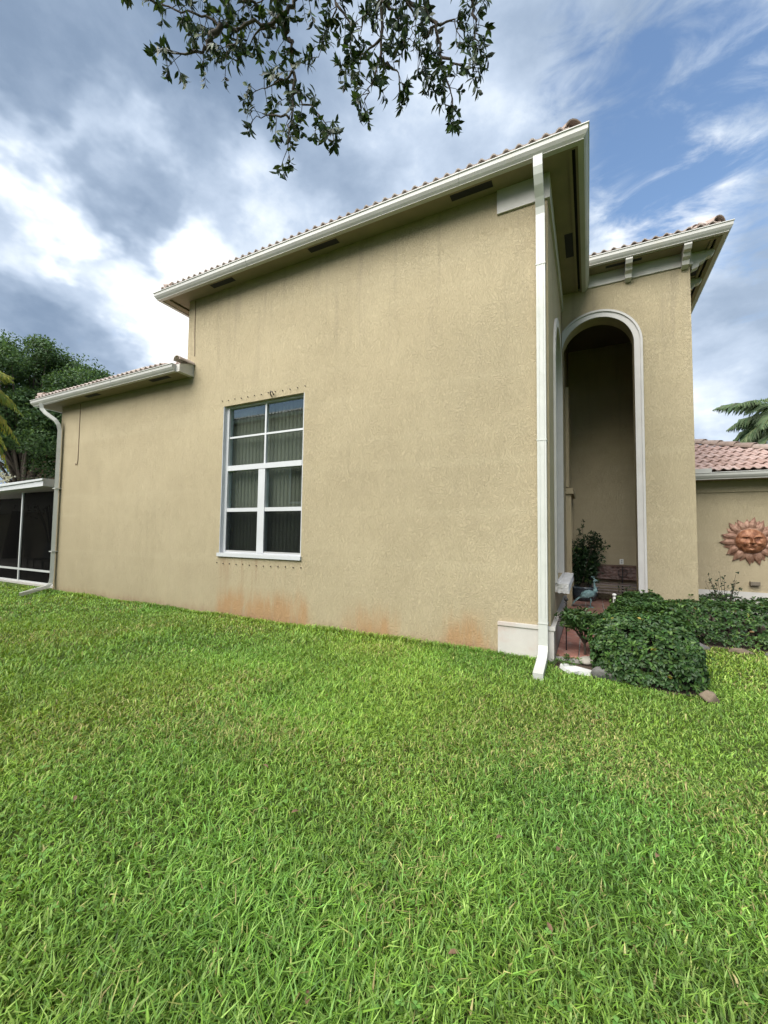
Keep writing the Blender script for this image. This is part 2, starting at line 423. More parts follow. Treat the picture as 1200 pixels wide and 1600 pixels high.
def np_mesh(name, V, F, col=None, smooth=True):
    """V (n,3), F (m,3|4) arrays, col (n,3) point colours"""
    me = bpy.data.meshes.new(name); k = F.shape[1]
    me.vertices.add(len(V)); me.vertices.foreach_set('co', np.ascontiguousarray(V, dtype=np.float32).ravel())
    me.loops.add(F.size); me.loops.foreach_set('vertex_index', np.ascontiguousarray(F, dtype=np.int32).ravel())
    me.polygons.add(len(F)); me.polygons.foreach_set('loop_start', np.arange(0, F.size, k, dtype=np.int32))
    me.polygons.foreach_set('loop_total', np.full(len(F), k, dtype=np.int32))
    if smooth: me.polygons.foreach_set('use_smooth', np.ones(len(F), dtype=bool))
    if col is not None:
        a = me.attributes.new('col', 'FLOAT_COLOR', 'POINT')
        c4 = np.ones((len(V), 4), dtype=np.float32); c4[:, :3] = col; a.data.foreach_set('color', c4.ravel())
    me.update(calc_edges=True); return me
def unit(v): return v/np.maximum(np.linalg.norm(v, axis=-1, keepdims=True), 1e-9)
def leaves(pos, dirs, nor, L, W, cols, fold=.15, curl=.2, narrow=False):
    """one leaf per row: 6 vertices, 4 triangles (folded along the midrib, tip curled)"""
    dirs = unit(dirs); side = unit(np.cross(dirs, nor)); nor = unit(np.cross(side, dirs))
    L = np.broadcast_to(np.asarray(L, float), (len(pos),))[:, None]; W = np.broadcast_to(np.asarray(W, float), (len(pos),))[:, None]
    b = pos; m1 = pos+dirs*L*.5+nor*L*curl*.25; tip = pos+dirs*L-nor*L*curl*.35
    q = .38 if narrow else .55
    l = pos+dirs*L*q+side*W*.5+nor*W*fold; r = pos+dirs*L*q-side*W*.5+nor*W*fold
    V = np.stack([b, l, m1, r, tip], 1); n = len(pos)
    F = np.array([[0, 2, 1], [0, 3, 2], [1, 2, 4], [2, 3, 4]])
    F = (F[None]+5*np.arange(n)[:, None, None]).reshape(-1, 3)
    return V.reshape(-1, 3), F, np.repeat(cols, 5, 0)
def oval_leaves(pos, dirs, nor, L, W, cols, fold=.12, curl=.2):
    """elliptic leaf: 8 vertices, 8 triangles round a midrib"""
    dirs = unit(dirs); side = unit(np.cross(dirs, nor)); nor = unit(np.cross(side, dirs)); n = len(pos)
    L = np.broadcast_to(np.asarray(L, float), (n,))[:, None]; W = np.broadcast_to(np.asarray(W, float), (n,))[:, None]
    def pt(u, v, z): return pos+dirs*L*u+side*W*v+nor*(W*abs(v)*2*fold+L*curl*(z-u*u*.5))
    V = np.stack([pt(0, 0, 0), pt(.3, .42, .1), pt(.62, .46, .12), pt(1, 0, 0), pt(.62, -.46, .12), pt(.3, -.42, .1), pt(.35, 0, .08), pt(.68, 0, .1)], 1)
    F = np.array([[0, 6, 1], [1, 6, 7], [1, 7, 2], [2, 7, 3], [0, 5, 6], [5, 7, 6], [5, 4, 7], [4, 3, 7]])
    return V.reshape(-1, 3), (F[None]+8*np.arange(n)[:, None, None]).reshape(-1, 3), np.repeat(cols, 8, 0)
def sph(n):
    v = rng.normal(size=(n, 3)); return unit(v)
def pal(n, cols, jit=.18):
    c = np.array(cols)[rng.integers(0, len(cols), n)]
    return np.clip(c*(1+rng.normal(size=(n, 1))*jit)*(1+rng.normal(size=(n, 3))*.05), .004, .9)
class VNoise:
    def __init__(s, seed, n=64): s.g = np.random.default_rng(seed).random((n, n)); s.n = n
    def __call__(s, x, y):
        x = np.asarray(x); y = np.asarray(y); i = np.floor(x).astype(int); j = np.floor(y).astype(int); fx = x-i; fy = y-j
        fx = fx*fx*(3-2*fx); fy = fy*fy*(3-2*fy); n = s.n; g = s.g
        return (g[i % n, j % n]*(1-fx)+g[(i+1) % n, j % n]*fx)*(1-fy)+(g[i % n, (j+1) % n]*(1-fx)+g[(i+1) % n, (j+1) % n]*fx)*fy

# ------------------------------------------------------------------ ground
D, D2, D3 = 5.22, 8.09, 10.4
XC, XT, XU, XL = -.41, 1.552, -6.97, -11.47
XGR = 4.45                                   # garage right end
bed_poly = [(-.40, 5.21), (-.36, 5.03), (.02, 4.97), (.30, 4.84), (.70, 4.75), (.96, 4.83), (1.03, 5.1), (1.05, 6.4), (1.2, 7.0), (1.8, 7.06), (4.9, 7.08), (4.9, 10.39), (XT+.01, 10.39), (XT+.01, 8.08), (-.40, 8.08)]
def ground():
    bm = bmesh.new(); S = 400
    vs = [bm.verts.new(p) for p in ((-S, -S, 0), (S, -S, 0), (S, S, 0), (-S, S, 0))]; bm.faces.new(vs)
    tag(bm_obj('lawn', bm, 'lawn_ground'), 'green lawn in front of the tan house', None, kind='structure')
    bm = bmesh.new(); bm.faces.new([bm.verts.new((x, y, .006)) for x, y in bed_poly]); bmesh.ops.triangulate(bm, faces=bm.faces)
    tag(bm_obj('garden_bed', bm, 'soil'), 'dark soil of the planting bed beside the arch', None, kind='structure')
    # tiled path to the side arch: slab with single terracotta tiles
    p = box_obj('path', -.37, .13, 5.36, 8.04, .002, .055, 'concrete'); tag(p, kind='structure')
    me = None
    for i in range(2):
        for j in range(9):
            x0 = -.365+i*.25; y0 = 5.37+j*.295
            if me is None:
                bm = bmesh.new(); box(bm, 0, .238, 0, .283, 0, .022)
                bmesh.ops.bevel(bm, geom=list(bm.edges), offset=.004, segments=1, affect='EDGES')
                me = bpy.data.meshes.new('paving_tile'); bm.to_mesh(me); bm.free(); me.materials.append(MATS['path_brick'])
            link('paving_tile', me, p, (x0, y0, .056+random.uniform(-.004, .003)))
ground()

# ------------------------------------------------------------------ house
house = empty('house', (0, 0, 0), 'tan stucco house with tall arched entry, tiled hip roofs and white gutters', 'house')
Z_UP, Z_LO, Z_TW, Z_GA = 5.99, 4.47, 6.22, 2.64      # soffit heights
PITCH_R = math.atan(.417)
# --- long side wall (lower block + tall block in one plane) with the window hole
WX0, WX1, WZ0, WZ1 = -5.93, -4.10, 1.06, 3.765
poly_wall('side_wall', [(XL, -.1), (XC, -.1), (XC, Z_UP+.02), (XU, Z_UP+.02), (XU, Z_LO+.02), (XL, Z_LO+.02)],
          [[(WX0, WZ0), (WX1, WZ0), (WX1, WZ1), (WX0, WZ1)]], lambda a, z, k: (a, D+.2*k, z), .2, 'stucco', house)
# --- front face of the tall block (faces +X), with arched window hole; goes on inside the porch as the door wall
AY0, AY1, AZB, AZS = 6.05, 7.62, .86, 3.93
DY0, DY1 = 9.2, 10.1
poly_wall('front_wall', [(D+.2, -.1), (10.95, -.1), (10.95, 6.7), (D+.2, 6.7)], [arch_loop(AY0, AY1, AZB, AZS)],
          lambda a, z, k: (XC-.0-.2*k, a, z), .2, 'stucco', house) if False else None
poly_wall('front_wall', [(D+.2, -.1), (10.9, -.1), (10.9, 6.0), (D+.2, 6.0)], [arch_loop(AY0, AY1, AZB, AZS)],
          lambda a, z, k: (XC-.2*k, a, z), .2, 'stucco', house)
# --- other outer walls of the tall and the low block
box_obj('rear_wall', XU, XC-.2, 13.8, 14., -.1, Z_UP+.02, 'stucco', house)
box_obj('upper_left_wall', XU, XU+.2, D+.2, 13.8, Z_LO-.2, Z_UP+.02, 'stucco', house)
box_obj('left_wall', XL, XL+.2, D+.2, 13.8, -.1, Z_LO+.02, 'stucco', house)
# --- entry tower: side wall with the tall arch, front wall with an arch, back wall
TX0, TX1 = XC+.004, XT
ax0, ax1, azs = -.17, .745, 4.93
ACX, ARO, ARI, ASP = .165, .70, .575, 4.85       # arch centre, outer trim radius, opening radius, spring height
def side_arch(r, zb):
    pts = [(ACX+r, zb)]
    for i in range(31):
        th = math.pi*i/30; x, z = ACX+r*math.cos(th), ASP+r*math.sin(th)
        pts.append((max(x, TX0), z))
    return pts
def tower_wall():
    # outline walks round the opening: the opening's left side is the door wall plane itself
    arch = []
    for i in range(41):
        th = math.pi*i/40; x, z = ACX+ARI*math.cos(th), ASP+ARI*math.sin(th)
        if x < TX0: break
        arch.append((x, z))
    th = math.acos((TX0-ACX)/ARI) if abs((TX0-ACX)/ARI) < 1 else math.pi
    zend = ASP+ARI*math.sin(th)
    outer = [(TX1, -.1), (TX1, Z_TW+.02), (TX0, Z_TW+.02), (TX0, zend)]+list(reversed(arch))+[(ACX+ARI, -.1)]
    poly_wall('tower_side_wall', outer, [], lambda a, z, k: (a, D2+.3*k, z), .3, 'stucco', house)
    # trim ring, proud of the wall
    ins, outs = [], []
    for i in range(49):
        t_ = math.pi*i/48
        xi, zi = ACX+ARI*math.cos(t_), ASP+ARI*math.sin(t_); xo, zo = ACX+ARO*math.cos(t_), ASP+ARO*math.sin(t_)
        ins.append((max(xi, TX0+.002), zi if xi > TX0 else max(zi, ASP+.18))); outs.append((max(xo, TX0+.002), zo))
    bm = bmesh.new(); f0 = D2-.035
    rows = []
    def row(xi, zi, xo, zo):
        xm, zm = xi+(xo-xi)*.72, zi+(zo-zi)*.72
        rows.append([bm.verts.new(p) for p in ((xi, D2+.02, zi), (xi, f0+.012, zi), (xm, f0+.012, zm), (xm, f0-.008, zm), (xo, f0-.008, zo), (xo, D2+.001, zo))])
    row(ACX+ARI, 0., ACX+ARO, 0.)
    for (xi, zi), (xo, zo) in zip(ins, outs):
        row(xi, zi, xo, zo)
        if xo <= TX0+.003 and xi <= TX0+.003: break
    for a, b in zip(rows, rows[1:]):
        for j in range(5): bm.faces.new((a[j], a[j+1], b[j+1], b[j]))
    bmesh.ops.remove_doubles(bm, verts=bm.verts, dist=.0004)
    bm_obj('arch_trim', bm, 'arch_trim', house)
tower_wall()
poly_wall('tower_front_wall', [(D2+.3, -.1), (11.1, -.1), (11.1, Z_TW+.02), (D2+.3, Z_TW+.02)], [[(8.75, .02), (10.35, .02)]+arch_loop(8.75, 10.35, .02, 2.9)[2:]],  # unseen arch, its spring set low to darken the porch top
          lambda a, z, k: (XT-.3*k, a, z), .3, 'stucco', house)
box_obj('porch_back_wall', TX0, XT-.3, 10.75, 10.95, -.1, 6.2, 'stucco', house)
box_obj('porch_ceiling', TX0, XT-.3, D2+.3, 10.75, 5.98, 6.1, 'ceiling_paint', house)
pf = box_obj('porch_floor', TX0, XT-.02, D2-.02, 10.74, 0.0, .045, 'concrete', house)
bm = bmesh.new(); box(bm, 0, .315, 0, .315, 0, .014); bmesh.ops.bevel(bm, geom=list(bm.edges), offset=.003, segments=1, affect='EDGES')
ptm = bpy.data.meshes.new('floor_tile'); bm.to_mesh(ptm); bm.free(); ptm.materials.append(MATS['porch_tile'])
for i in range(5):
    for j in range(8): link('floor_tile', ptm, pf, (TX0+.012+i*.328, D2+.02+j*.328, .046))
# --- garage wing
def garage():
    box_obj('garage_wall', XT-.29, XGR, D3, D3+.2, -.1, Z_GA+.02, 'stucco', house)
    box_obj('garage_end_wall', XGR-.2, XGR, D3+.2, 15.5, -.1, Z_GA+.02, 'stucco', house)
    box_obj('garage_band', XT+.001, XGR+.03, D3-.03, D3-.001, 2.41, Z_GA, 'stucco', house, bevel=.004)
    box_obj('base_board', XT+.001, XGR+.025, D3-.025, D3-.001, .0, .44, 'white_trim', house, bevel=.004)
    lm = box_obj('wall_light', 2.80, 2.945, D3-.09, D3, .575, .645, 'lamp_metal', house, bevel=.015)
    box_obj('lens', 2.82, 2.925, D3-.097, D3-.0905, .588, .632, 'lamp_metal', lm)
garage()

# --- frieze boards, plinth, brackets
def friezes():
    zf = 5.67
    bm = bmesh.new(); box(bm, -1.02, XC+.03, D-.03, D-.001, zf, Z_UP-.002); bm_obj('frieze_board', bm, 'white_trim', house, bevel=.004)
    bm = bmesh.new(); box(bm, XC+.001, XC+.03, D-.001, D2-.001, zf, Z_UP-.002); bm_obj('frieze_board', bm, 'white_trim', house, bevel=.004)
    bm = bmesh.new(); box(bm, XC+.004, XT+.03, D2-.03, D2-.001, 6.0, Z_TW-.002); bm_obj('frieze_board', bm, 'white_trim', house, bevel=.004)
    bm = bmesh.new(); box(bm, XT+.001, XT+.03, D2-.001, 11.1, 6.0, Z_TW-.002); bm_obj('frieze_board', bm, 'white_trim', house, bevel=.004)
    # plinth wraps the corner
    sweep('plinth', [(-1.015, D-.001, 0), (XC+.001, D-.001, 0), (XC+.001, D2-.05, 0)], [(0, 0), (.035, 0), (.035, .375), (.05, .39), (.05, .43), (0, .43)], 'plinth_paint', house)
    # scrolled eave brackets
    def bracket(base, out):
        bm = bmesh.new(); o = Vector(out); s = Vector((o.y, -o.x, 0)); base = Vector(base)
        prof = [(0, 0), (.30, 0), (.31, -.05), (.27, -.10), (.20, -.115), (.17, -.16), (.11, -.19), (.085, -.25), (.03, -.27), (0, -.28)]
        A = [bm.verts.new(base+o*u+Vector((0, 0, z))-s*.05) for u, z in prof]; B = [bm.verts.new(base+o*u+Vector((0, 0, z))+s*.05) for u, z in prof]
        bm.faces.new(A); bm.faces.new(list(reversed(B)))
        for i in range(len(prof)): bm.faces.new((A[i], B[i], B[(i+1) % len(prof)], A[(i+1) % len(prof)]))
        bm_obj('eave_bracket', bm, 'white_trim', house)
    for x in (.665, 1.475): bracket((x, D2-.031, Z_TW-.003), (0, -1, 0))
    for y in (8.17, 9.0, 9.85): bracket((XT+.031, y, Z_TW-.003), (1, 0, 0))
friezes()

# --- eaves: gutter, fascia, soffit boards, vents
GUT = [(0, 0), (.118, 0), (.12, -.012), (.108, -.022), (.106, -.065), (.085, -.10), (.06, -.128), (0, -.128)]
def gutter(path):      # path = fascia line, outward on the right of travel
    g = sweep('gutter', path, GUT, 'gutter_white', house)
    for a, b in zip(path, path[1:]):
        a, b = Vector(a), Vector(b); n = int((b-a).length//2.7)
        for i in range(n):
            c = a.lerp(b, (i+.62)/max(n, 1)); d = (b-a).normalized()*.02
            sweep('gutter_joint', [c-d, c+d], [(u+(.003 if u > 0 else 0), z-(.003 if z < 0 else -.002)) for u, z in GUT], 'gutter_white', g)
    sweep('drip_edge', [(p[0], p[1], p[2]) for p in path], [(.0, -.128), (.062, -.1285), (.064, -.136), (0, -.137)], 'gutter_white', g)
def slab_poly(name, pts, z0, z1, mat, parent):
    bm = bmesh.new(); a = [bm.verts.new((x, y, z0)) for x, y in pts]; b = [bm.verts.new((x, y, z1)) for x, y in pts]
    bm.faces.new(a); bm.faces.new(list(reversed(b)))
    for i in range(len(pts)): bm.faces.new((a[i], a[(i+1) % len(pts)], b[(i+1) % len(pts)], b[i]))
    bmesh.ops.triangulate(bm, faces=[f for f in bm.faces if len(f.verts) > 4], ngon_method='EAR_CLIP'); return bm_obj(name, bm, mat, parent)
def vent(x0, x1, y0, y1, z, parent):
    v = box_obj('soffit_vent', x0, x1, y0, y1, z-.004, z+.001, 'vent_black', parent)
def eaves():
    # upper block: overhang .29 to the fascia, then the gutter
    fy, fr, fl = D-.29, XC+.35, XU-.41
    zt = 6.09
    gutter([(fl, 13.9, zt), (fl, fy, zt), (fr, fy, zt), (fr, D2-.001, zt)])
    bm = bmesh.new()
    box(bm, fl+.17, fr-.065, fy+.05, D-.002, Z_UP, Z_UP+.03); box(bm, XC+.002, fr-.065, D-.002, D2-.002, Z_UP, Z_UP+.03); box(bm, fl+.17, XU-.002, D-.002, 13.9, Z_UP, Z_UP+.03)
    sof = bm_obj('soffit', bm, 'soffit_shaded_tan', house)
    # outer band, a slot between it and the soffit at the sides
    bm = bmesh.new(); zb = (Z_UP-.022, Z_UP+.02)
    box(bm, fl, fr, fy, fy+.047, *zb); box(bm, fr-.028, fr, fy+.047, D2-.002, *zb); box(bm, fl, fl+.13, fy+.047, 13.9, *zb); bm_obj('soffit_band', bm, 'soffit_shaded_tan', house)
    box_obj('slot_back', fr-.075, fr-.02, fy+.04, D2-.003, Z_UP+.035, Z_UP+.05, 'vent_black', house)
    box_obj('slot_back', fl+.12, fl+.18, fy+.04, 13.9, Z_UP+.035, Z_UP+.05, 'vent_black', house)
    box_obj('soffit_batten', fr-.10, fr-.066, fy+.052, D2-.003, Z_UP-.02, Z_UP-.0005, 'soffit_shaded_tan', house)
    for a, b in ((-6.15, -5.6), (-3.94, -3.40), (-1.6, -1.05)): vent(a, b, 4.985, 5.105, Z_UP, sof)
    vent(-.275, fr-.102, 6.43, 7.0, Z_UP, sof)
    # lower block
    zt = 4.597; fy2, fl2, fr2 = D-.29, XL-.5, -6.86
    gutter([(fl2, 13.9, zt), (fl2, fy2, zt), (fr2, fy2, zt)])
    sof = slab_poly('soffit', [(fl2, fy2), (fr2, fy2), (fr2, D-.002), (XL-.002, D-.002), (XL-.002, 13.9), (fl2, 13.9)], Z_LO-.01, Z_LO+.03, 'soffit_shaded_tan', house)
    for a, b in ((-10.03, -9.54), (-7.76, -7.2)): vent(a, b, 4.965, 5.06, Z_LO-.01, sof)
    # boxed return at the right end of the lower eave
    bm = bmesh.new()
    prof = [(fy2-.02, 4.46), (D-.002, 4.455), (D-.002, 4.72), (fy2-.02, 4.60)]
    a = [bm.verts.new((fr2, y, z)) for y, z in prof]; b = [bm.verts.new((fr2+.09, y, z)) for y, z in prof]
    bm.faces.new(a); bm.faces.new(list(reversed(b)))
    for i in range(4): bm.faces.new((a[i], a[(i+1) % 4], b[(i+1) % 4], b[i]))
    bm_obj('eave_return', bm, 'white_trim', house)
    # tower
    zt = 6.345; fy3, fr3 = D2-.29, XT+.37
    gutter([(-.2, fy3, zt), (fr3, fy3, zt), (fr3, 11.3, zt)])
    bm = bmesh.new(); box(bm, -.2, fr3-.10, fy3+.05, D2-.002, Z_TW, Z_TW+.03); box(bm, XT+.002, fr3-.10, D2-.002, 11.3, Z_TW, Z_TW+.03); sof = bm_obj('soffit', bm, 'soffit_shaded_tan', house)
    zb = (Z_TW-.022, Z_TW+.02); bm = bmesh.new(); box(bm, -.2, fr3, fy3, fy3+.047, *zb); box(bm, fr3-.062, fr3, fy3+.047, 11.3, *zb); bm_obj('soffit_band', bm, 'soffit_shaded_tan', house)
    box_obj('slot_back', fr3-.11, fr3-.05, fy3+.04, 11.3, Z_TW+.035, Z_TW+.05, 'vent_black', house)
    box_obj('soffit_batten', fr3-.14, fr3-.102, fy3+.052, 11.3, Z_TW-.02, Z_TW-.0005, 'soffit_shaded_tan', house)
    vent(.32, .86, 7.86, 7.95, Z_TW, sof); vent(XT+.1, XT+.22, 8.35, 8.85, Z_TW, sof)
    # garage
    zt = 2.775; fy4, fr4 = D3-.34, XGR+.33
    gutter([(XT+.002, fy4, zt), (fr4, fy4, zt), (fr4, 15.5, zt)])
    slab_poly('soffit', [(XT+.002, fy4), (fr4, fy4), (fr4, 15.5), (XGR+.002, 15.5), (XGR+.002, D3-.035), (XT+.002, D3-.035)], Z_GA-.0, Z_GA+.03, 'soffit_shaded_tan', house)
    box_obj('gutter_end_box', XT+.003, 2.17, fy4-.115, fy4+.05, zt+.001, zt+.075, 'gutter_white', house)
eaves()

# --- tiled roofs
def tile_mesh():
    n = 14; wd, ln, th = .298, .42, .014
    def prof(u):
        p = (u/wd*2) % 1.; return .034*max(0, math.sin(math.pi*min(1, p/.62)))**1.0 if p < .62 else 0.
    bm = bmesh.new(); rows = []
    for yy, zz in ((0, .030), (ln, 0)):
        top = [bm.verts.new((wd*i/n, yy, prof(wd*i/n*.9999)+zz+th)) for i in range(n+1)]
        bot = [bm.verts.new((wd*i/n, yy, prof(wd*i/n*.9999)+zz)) for i in range(n+1)]
        rows.append((top, bot))
    (t0, b0), (t1, b1) = rows
    for i in range(n):
        bm.faces.new((t0[i], t0[i+1], t1[i+1], t1[i])); bm.faces.new((b0[i+1], b0[i], b1[i], b1[i+1])); bm.faces.new((b0[i], b0[i+1], t0[i+1], t0[i]))
    bm.faces.new((b0[0], t0[0], t1[0], b1[0])); bm.faces.new((t0[n], b0[n], b1[n], t1[n]))
    me = bpy.data.meshes.new('roof_tile'); bm.to_mesh(me); bm.free(); me.materials.append(MATS['roof_tile'])
    for p in me.polygons: p.use_smooth = False
    return me
def cap_mesh():
    bm = bmesh.new(); n = 8; rows = []
    for yy, rr, dz in ((0, .138, .02), (.42, .115, 0)):
        o = [bm.verts.new((rr*math.cos(math.pi*i/n), yy, rr*.85*math.sin(math.pi*i/n)+dz)) for i in range(n+1)]
        q = [bm.verts.new(((rr-.016)*math.cos(math.pi*i/n), yy, (rr-.016)*.85*math.sin(math.pi*i/n)+dz)) for i in range(n+1)]
        rows.append((o, q))
    (a, b), (c, d) = rows
    for i in range(n):
        bm.faces.new((a[i], a[i+1], c[i+1], c[i])); bm.faces.new((b[i+1], b[i], d[i], d[i+1])); bm.faces.new((a[i+1], a[i], b[i], b[i+1]))
    bmesh.ops.recalc_face_normals(bm, faces=bm.faces)
    me = bpy.data.meshes.new('hip_tile'); bm.to_mesh(me); bm.free(); me.materials.append(MATS['cap_tile']); return me
TILE, CAP = tile_mesh(), cap_mesh()
m_tile('garage_tile', (.42, .285, .24), (.49, .345, .30), (.54, .40, .355))
TILE_G = TILE.copy(); TILE_G.materials[0] = MATS['garage_tile']
def place(me, name, parent, origin, ex, ey):
    ex = Vector(ex).normalized(); ey = Vector(ey).normalized(); ez = ex.cross(ey).normalized()
    o = bpy.data.objects.new(name, me); COL.objects.link(o); o.parent = parent
    m = Matrix.Identity(4)
    for i in range(3): m[i][0], m[i][1], m[i][2], m[i][3] = ex[i], ey[i], ez[i], origin[i]
    o.matrix_world = m; return o
cp, sp_ = math.cos(PITCH_R), math.sin(PITCH_R)
def tile_slope(parent, start, along, inward, length, rows, hip0=0, hip1=0, me=None):
    """tile courses from the eave up; hip0/hip1 = 1 cuts the course back on a hip at that end"""
    a = Vector(along); up = Vector((inward[0]*cp, inward[1]*cp, sp_)); s = Vector(start)
    for r in range(rows):
        run = r*.36*cp
        l0, l1 = run*hip0, length-run*hip1
        n = int((l1-l0)/.298)
        off = l0+((l1-l0)-n*.298)/2
        for i in range(n):
            p = s+a*(off+i*.298)+up*(r*.36)+Vector((0, 0, random.uniform(-.003, .004)))
            place(me or TILE, 'roof_tile', parent, p, a+Vector((0, 0, random.uniform(-.006, .006))), up)
def hip_row(parent, corner, dirxy, n, name='hip_tile', slope=.417):
    d = Vector((dirxy[0], dirxy[1], slope)).normalized(); h = Vector((dirxy[1], -dirxy[0], 0)).normalized()
    for i in range(n): place(CAP, name, parent, Vector(corner)+d*(.05+i*.36)+Vector((0, 0, .035)), h, d)
def hip_roof(x0, x1, y0, y1, z):
    """hip roof sheet over an eave rectangle"""
    w_, d_ = x1-x0, y1-y0; s = min(w_, d_)/2; zr = z+s*.417
    bm = bmesh.new()
    e = [bm.verts.new(p) for p in ((x0, y0, z), (x1, y0, z), (x1, y1, z), (x0, y1, z))]
    if w_ >= d_: r = [bm.verts.new((x0+s, (y0+y1)/2, zr)), bm.verts.new((x1-s+1e-4, (y0+y1)/2, zr))]; fs = ((e[0], e[1], r[1], r[0]), (e[1], e[2], r[1]), (e[2], e[3], r[0], r[1]), (e[3], e[0], r[0]))
    else: r = [bm.verts.new(((x0+x1)/2, y0+s, zr)), bm.verts.new(((x0+x1)/2, y1-s+1e-4, zr))]; fs = ((e[0], e[1], r[0]), (e[1], e[2], r[1], r[0]), (e[2], e[3], r[1]), (e[3], e[0], r[0], r[1]))
    for f in fs: bm.faces.new(f)
    bm.faces.new(list(reversed(e)))
    return bm
def roofs():
    ov = .05
    # upper
    x0, x1, y0 = XU-.41, XC+.35, D-.29
    bm = hip_roof(x0-ov, x1+ov, y0-ov, 13.9, 6.075); rf = bm_obj('upper_roof', bm, 'tile_sheet', house)
    z = 6.085
    tile_slope(rf, (x0-ov, y0-ov-.03, z), (1, 0, 0), (0, 1), x1-x0+2*ov, 3, 1, 1)
    tile_slope(rf, (x1+ov+.03, y0-ov, z), (0, 1, 0), (-1, 0), D2-y0, 3, 1, 0)
    tile_slope(rf, (x0-ov-.03, y0-ov+6, z), (0, -1, 0), (1, 0), 6., 2, 0, 1)
    hip_row(rf, (x1+ov-.05, y0-ov+.05, z+.02), (-1, 1), 9); hip_row(rf, (x0-ov+.05, y0-ov+.05, z+.02), (1, 1), 9)
    # lower: hip on the left, rake on the right
    x0, x1, y0 = XL-.5, -6.86, D-.29
    bm = bmesh.new(); s = 2.2
    P = [bm.verts.new(p) for p in ((x0-ov, y0-ov, 4.585), (XU, y0-ov, 4.585), (XU, y0+s, 4.585+s*.417), (x0+s, y0+s, 4.585+s*.417), (x0-ov, 13.9, 4.585), (x0+s, 13.9, 4.585+s*.417))]
    bm.faces.new((P[0], P[1], P[2], P[3])); bm.faces.new((P[0], P[3], P[5], P[4]))
    rl = bm_obj('lower_roof', bm, 'tile_sheet', house)
    sl = [bm for bm in ()]
    z = 4.595
    tile_slope(rl, (x0-ov, y0-ov-.03, z), (1, 0, 0), (0, 1), XU-x0+ov, 5, 1, 0)
    tile_slope(rl, (x0-ov-.03, y0-ov+6, z), (0, -1, 0), (1, 0), 6., 2, 0, 1)
    hip_row(rl, (x0-ov+.05, y0-ov+.05, z+.02), (1, 1), 7)
    rc = place(CAP, 'rake_tile', rl, (XU+.15, y0-.05, 4.655), (1, 0, 0), (0, .37, .03)); rc.data = CAP.copy(); rc.data.materials[0] = MATS['roof_tile']; rc.data.transform(Matrix.Diagonal((.68, .8, .75, 1)))
    # low vent box on the lower roof
    bm = bmesh.new(); box(bm, 0, .62, 0, .55, 0, .09); bmesh.ops.bevel(bm, geom=list(bm.edges), offset=.008, segments=1, affect='EDGES')
    me = bpy.data.meshes.new('roof_vent'); bm.to_mesh(me); bm.free(); me.materials.append(MATS['vent_grey'])
    place(me, 'roof_vent', rl, (-8.78, 5.12, 4.595+.417*.27+.05), (1, 0, 0), (0, cp, sp_*.93))
    # tower
    x1, y0 = XT+.37, D2-.29
    bm = bmesh.new(); s = 1.55; z = 6.33
    P = [bm.verts.new(p) for p in ((-.9, y0-ov, z), (x1+ov, y0-ov, z), (x1-s, y0+s, z+(s+ov)*.417), (-.9, y0+s, z+(s+ov)*.417), (x1+ov, 11.35, z), (x1-s, 11.35-s, z+(s+ov)*.417), (-.9, 11.35, z))]
    bm.faces.new((P[0], P[1], P[2], P[3])); bm.faces.new((P[1], P[4], P[5], P[2])); bm.faces.new((P[4], P[6], P[3], P[5])) if False else bm.faces.new((P[4], P[6], P[5]))
    bm.faces.new((P[6], P[3], P[2], P[5])); bm.faces.new((P[0], P[6], P[4], P[1]))
    rt_ = bm_obj('tower_roof', bm, 'tile_sheet', house)
    tile_slope(rt_, (-.3, y0-ov-.03, z+.01), (1, 0, 0), (0, 1), x1+.3+ov, 3, 0, 1)
    tile_slope(rt_, (x1+ov+.03, y0-ov, z+.01), (0, 1, 0), (-1, 0), 3.4, 2, 1, 0)
    hip_row(rt_, (x1+ov-.05, y0-ov+.05, z+.03), (-1, 1), 5)
    # garage: the full visible slope is tiled piece by piece up to the hip
    x0, x1, y0 = XT+.02, XGR+.33, D3-.34; z = 2.765
    bm = bmesh.new(); s = x1+ov-x0
    P = [bm.verts.new(p) for p in ((x0, y0-ov, z), (x1+ov, y0-ov, z), (x0, y0-ov+s, z+s*.417), (x1+ov, 15.6, z))]
    bm.faces.new((P[0], P[1], P[2])); bm.faces.new((P[1], P[3], P[2]))
    rg = bm_obj('garage_roof', bm, 'tile_sheet', house)
    tile_slope(rg, (x0, y0-ov-.03, z+.01), (1, 0, 0), (0, 1), x1+ov-x0, 9, 0, 1, TILE_G)
    hip_row(rg, (x1+ov-.05, y0-ov+.05, z+.03), (-1, 1), 12)
roofs()

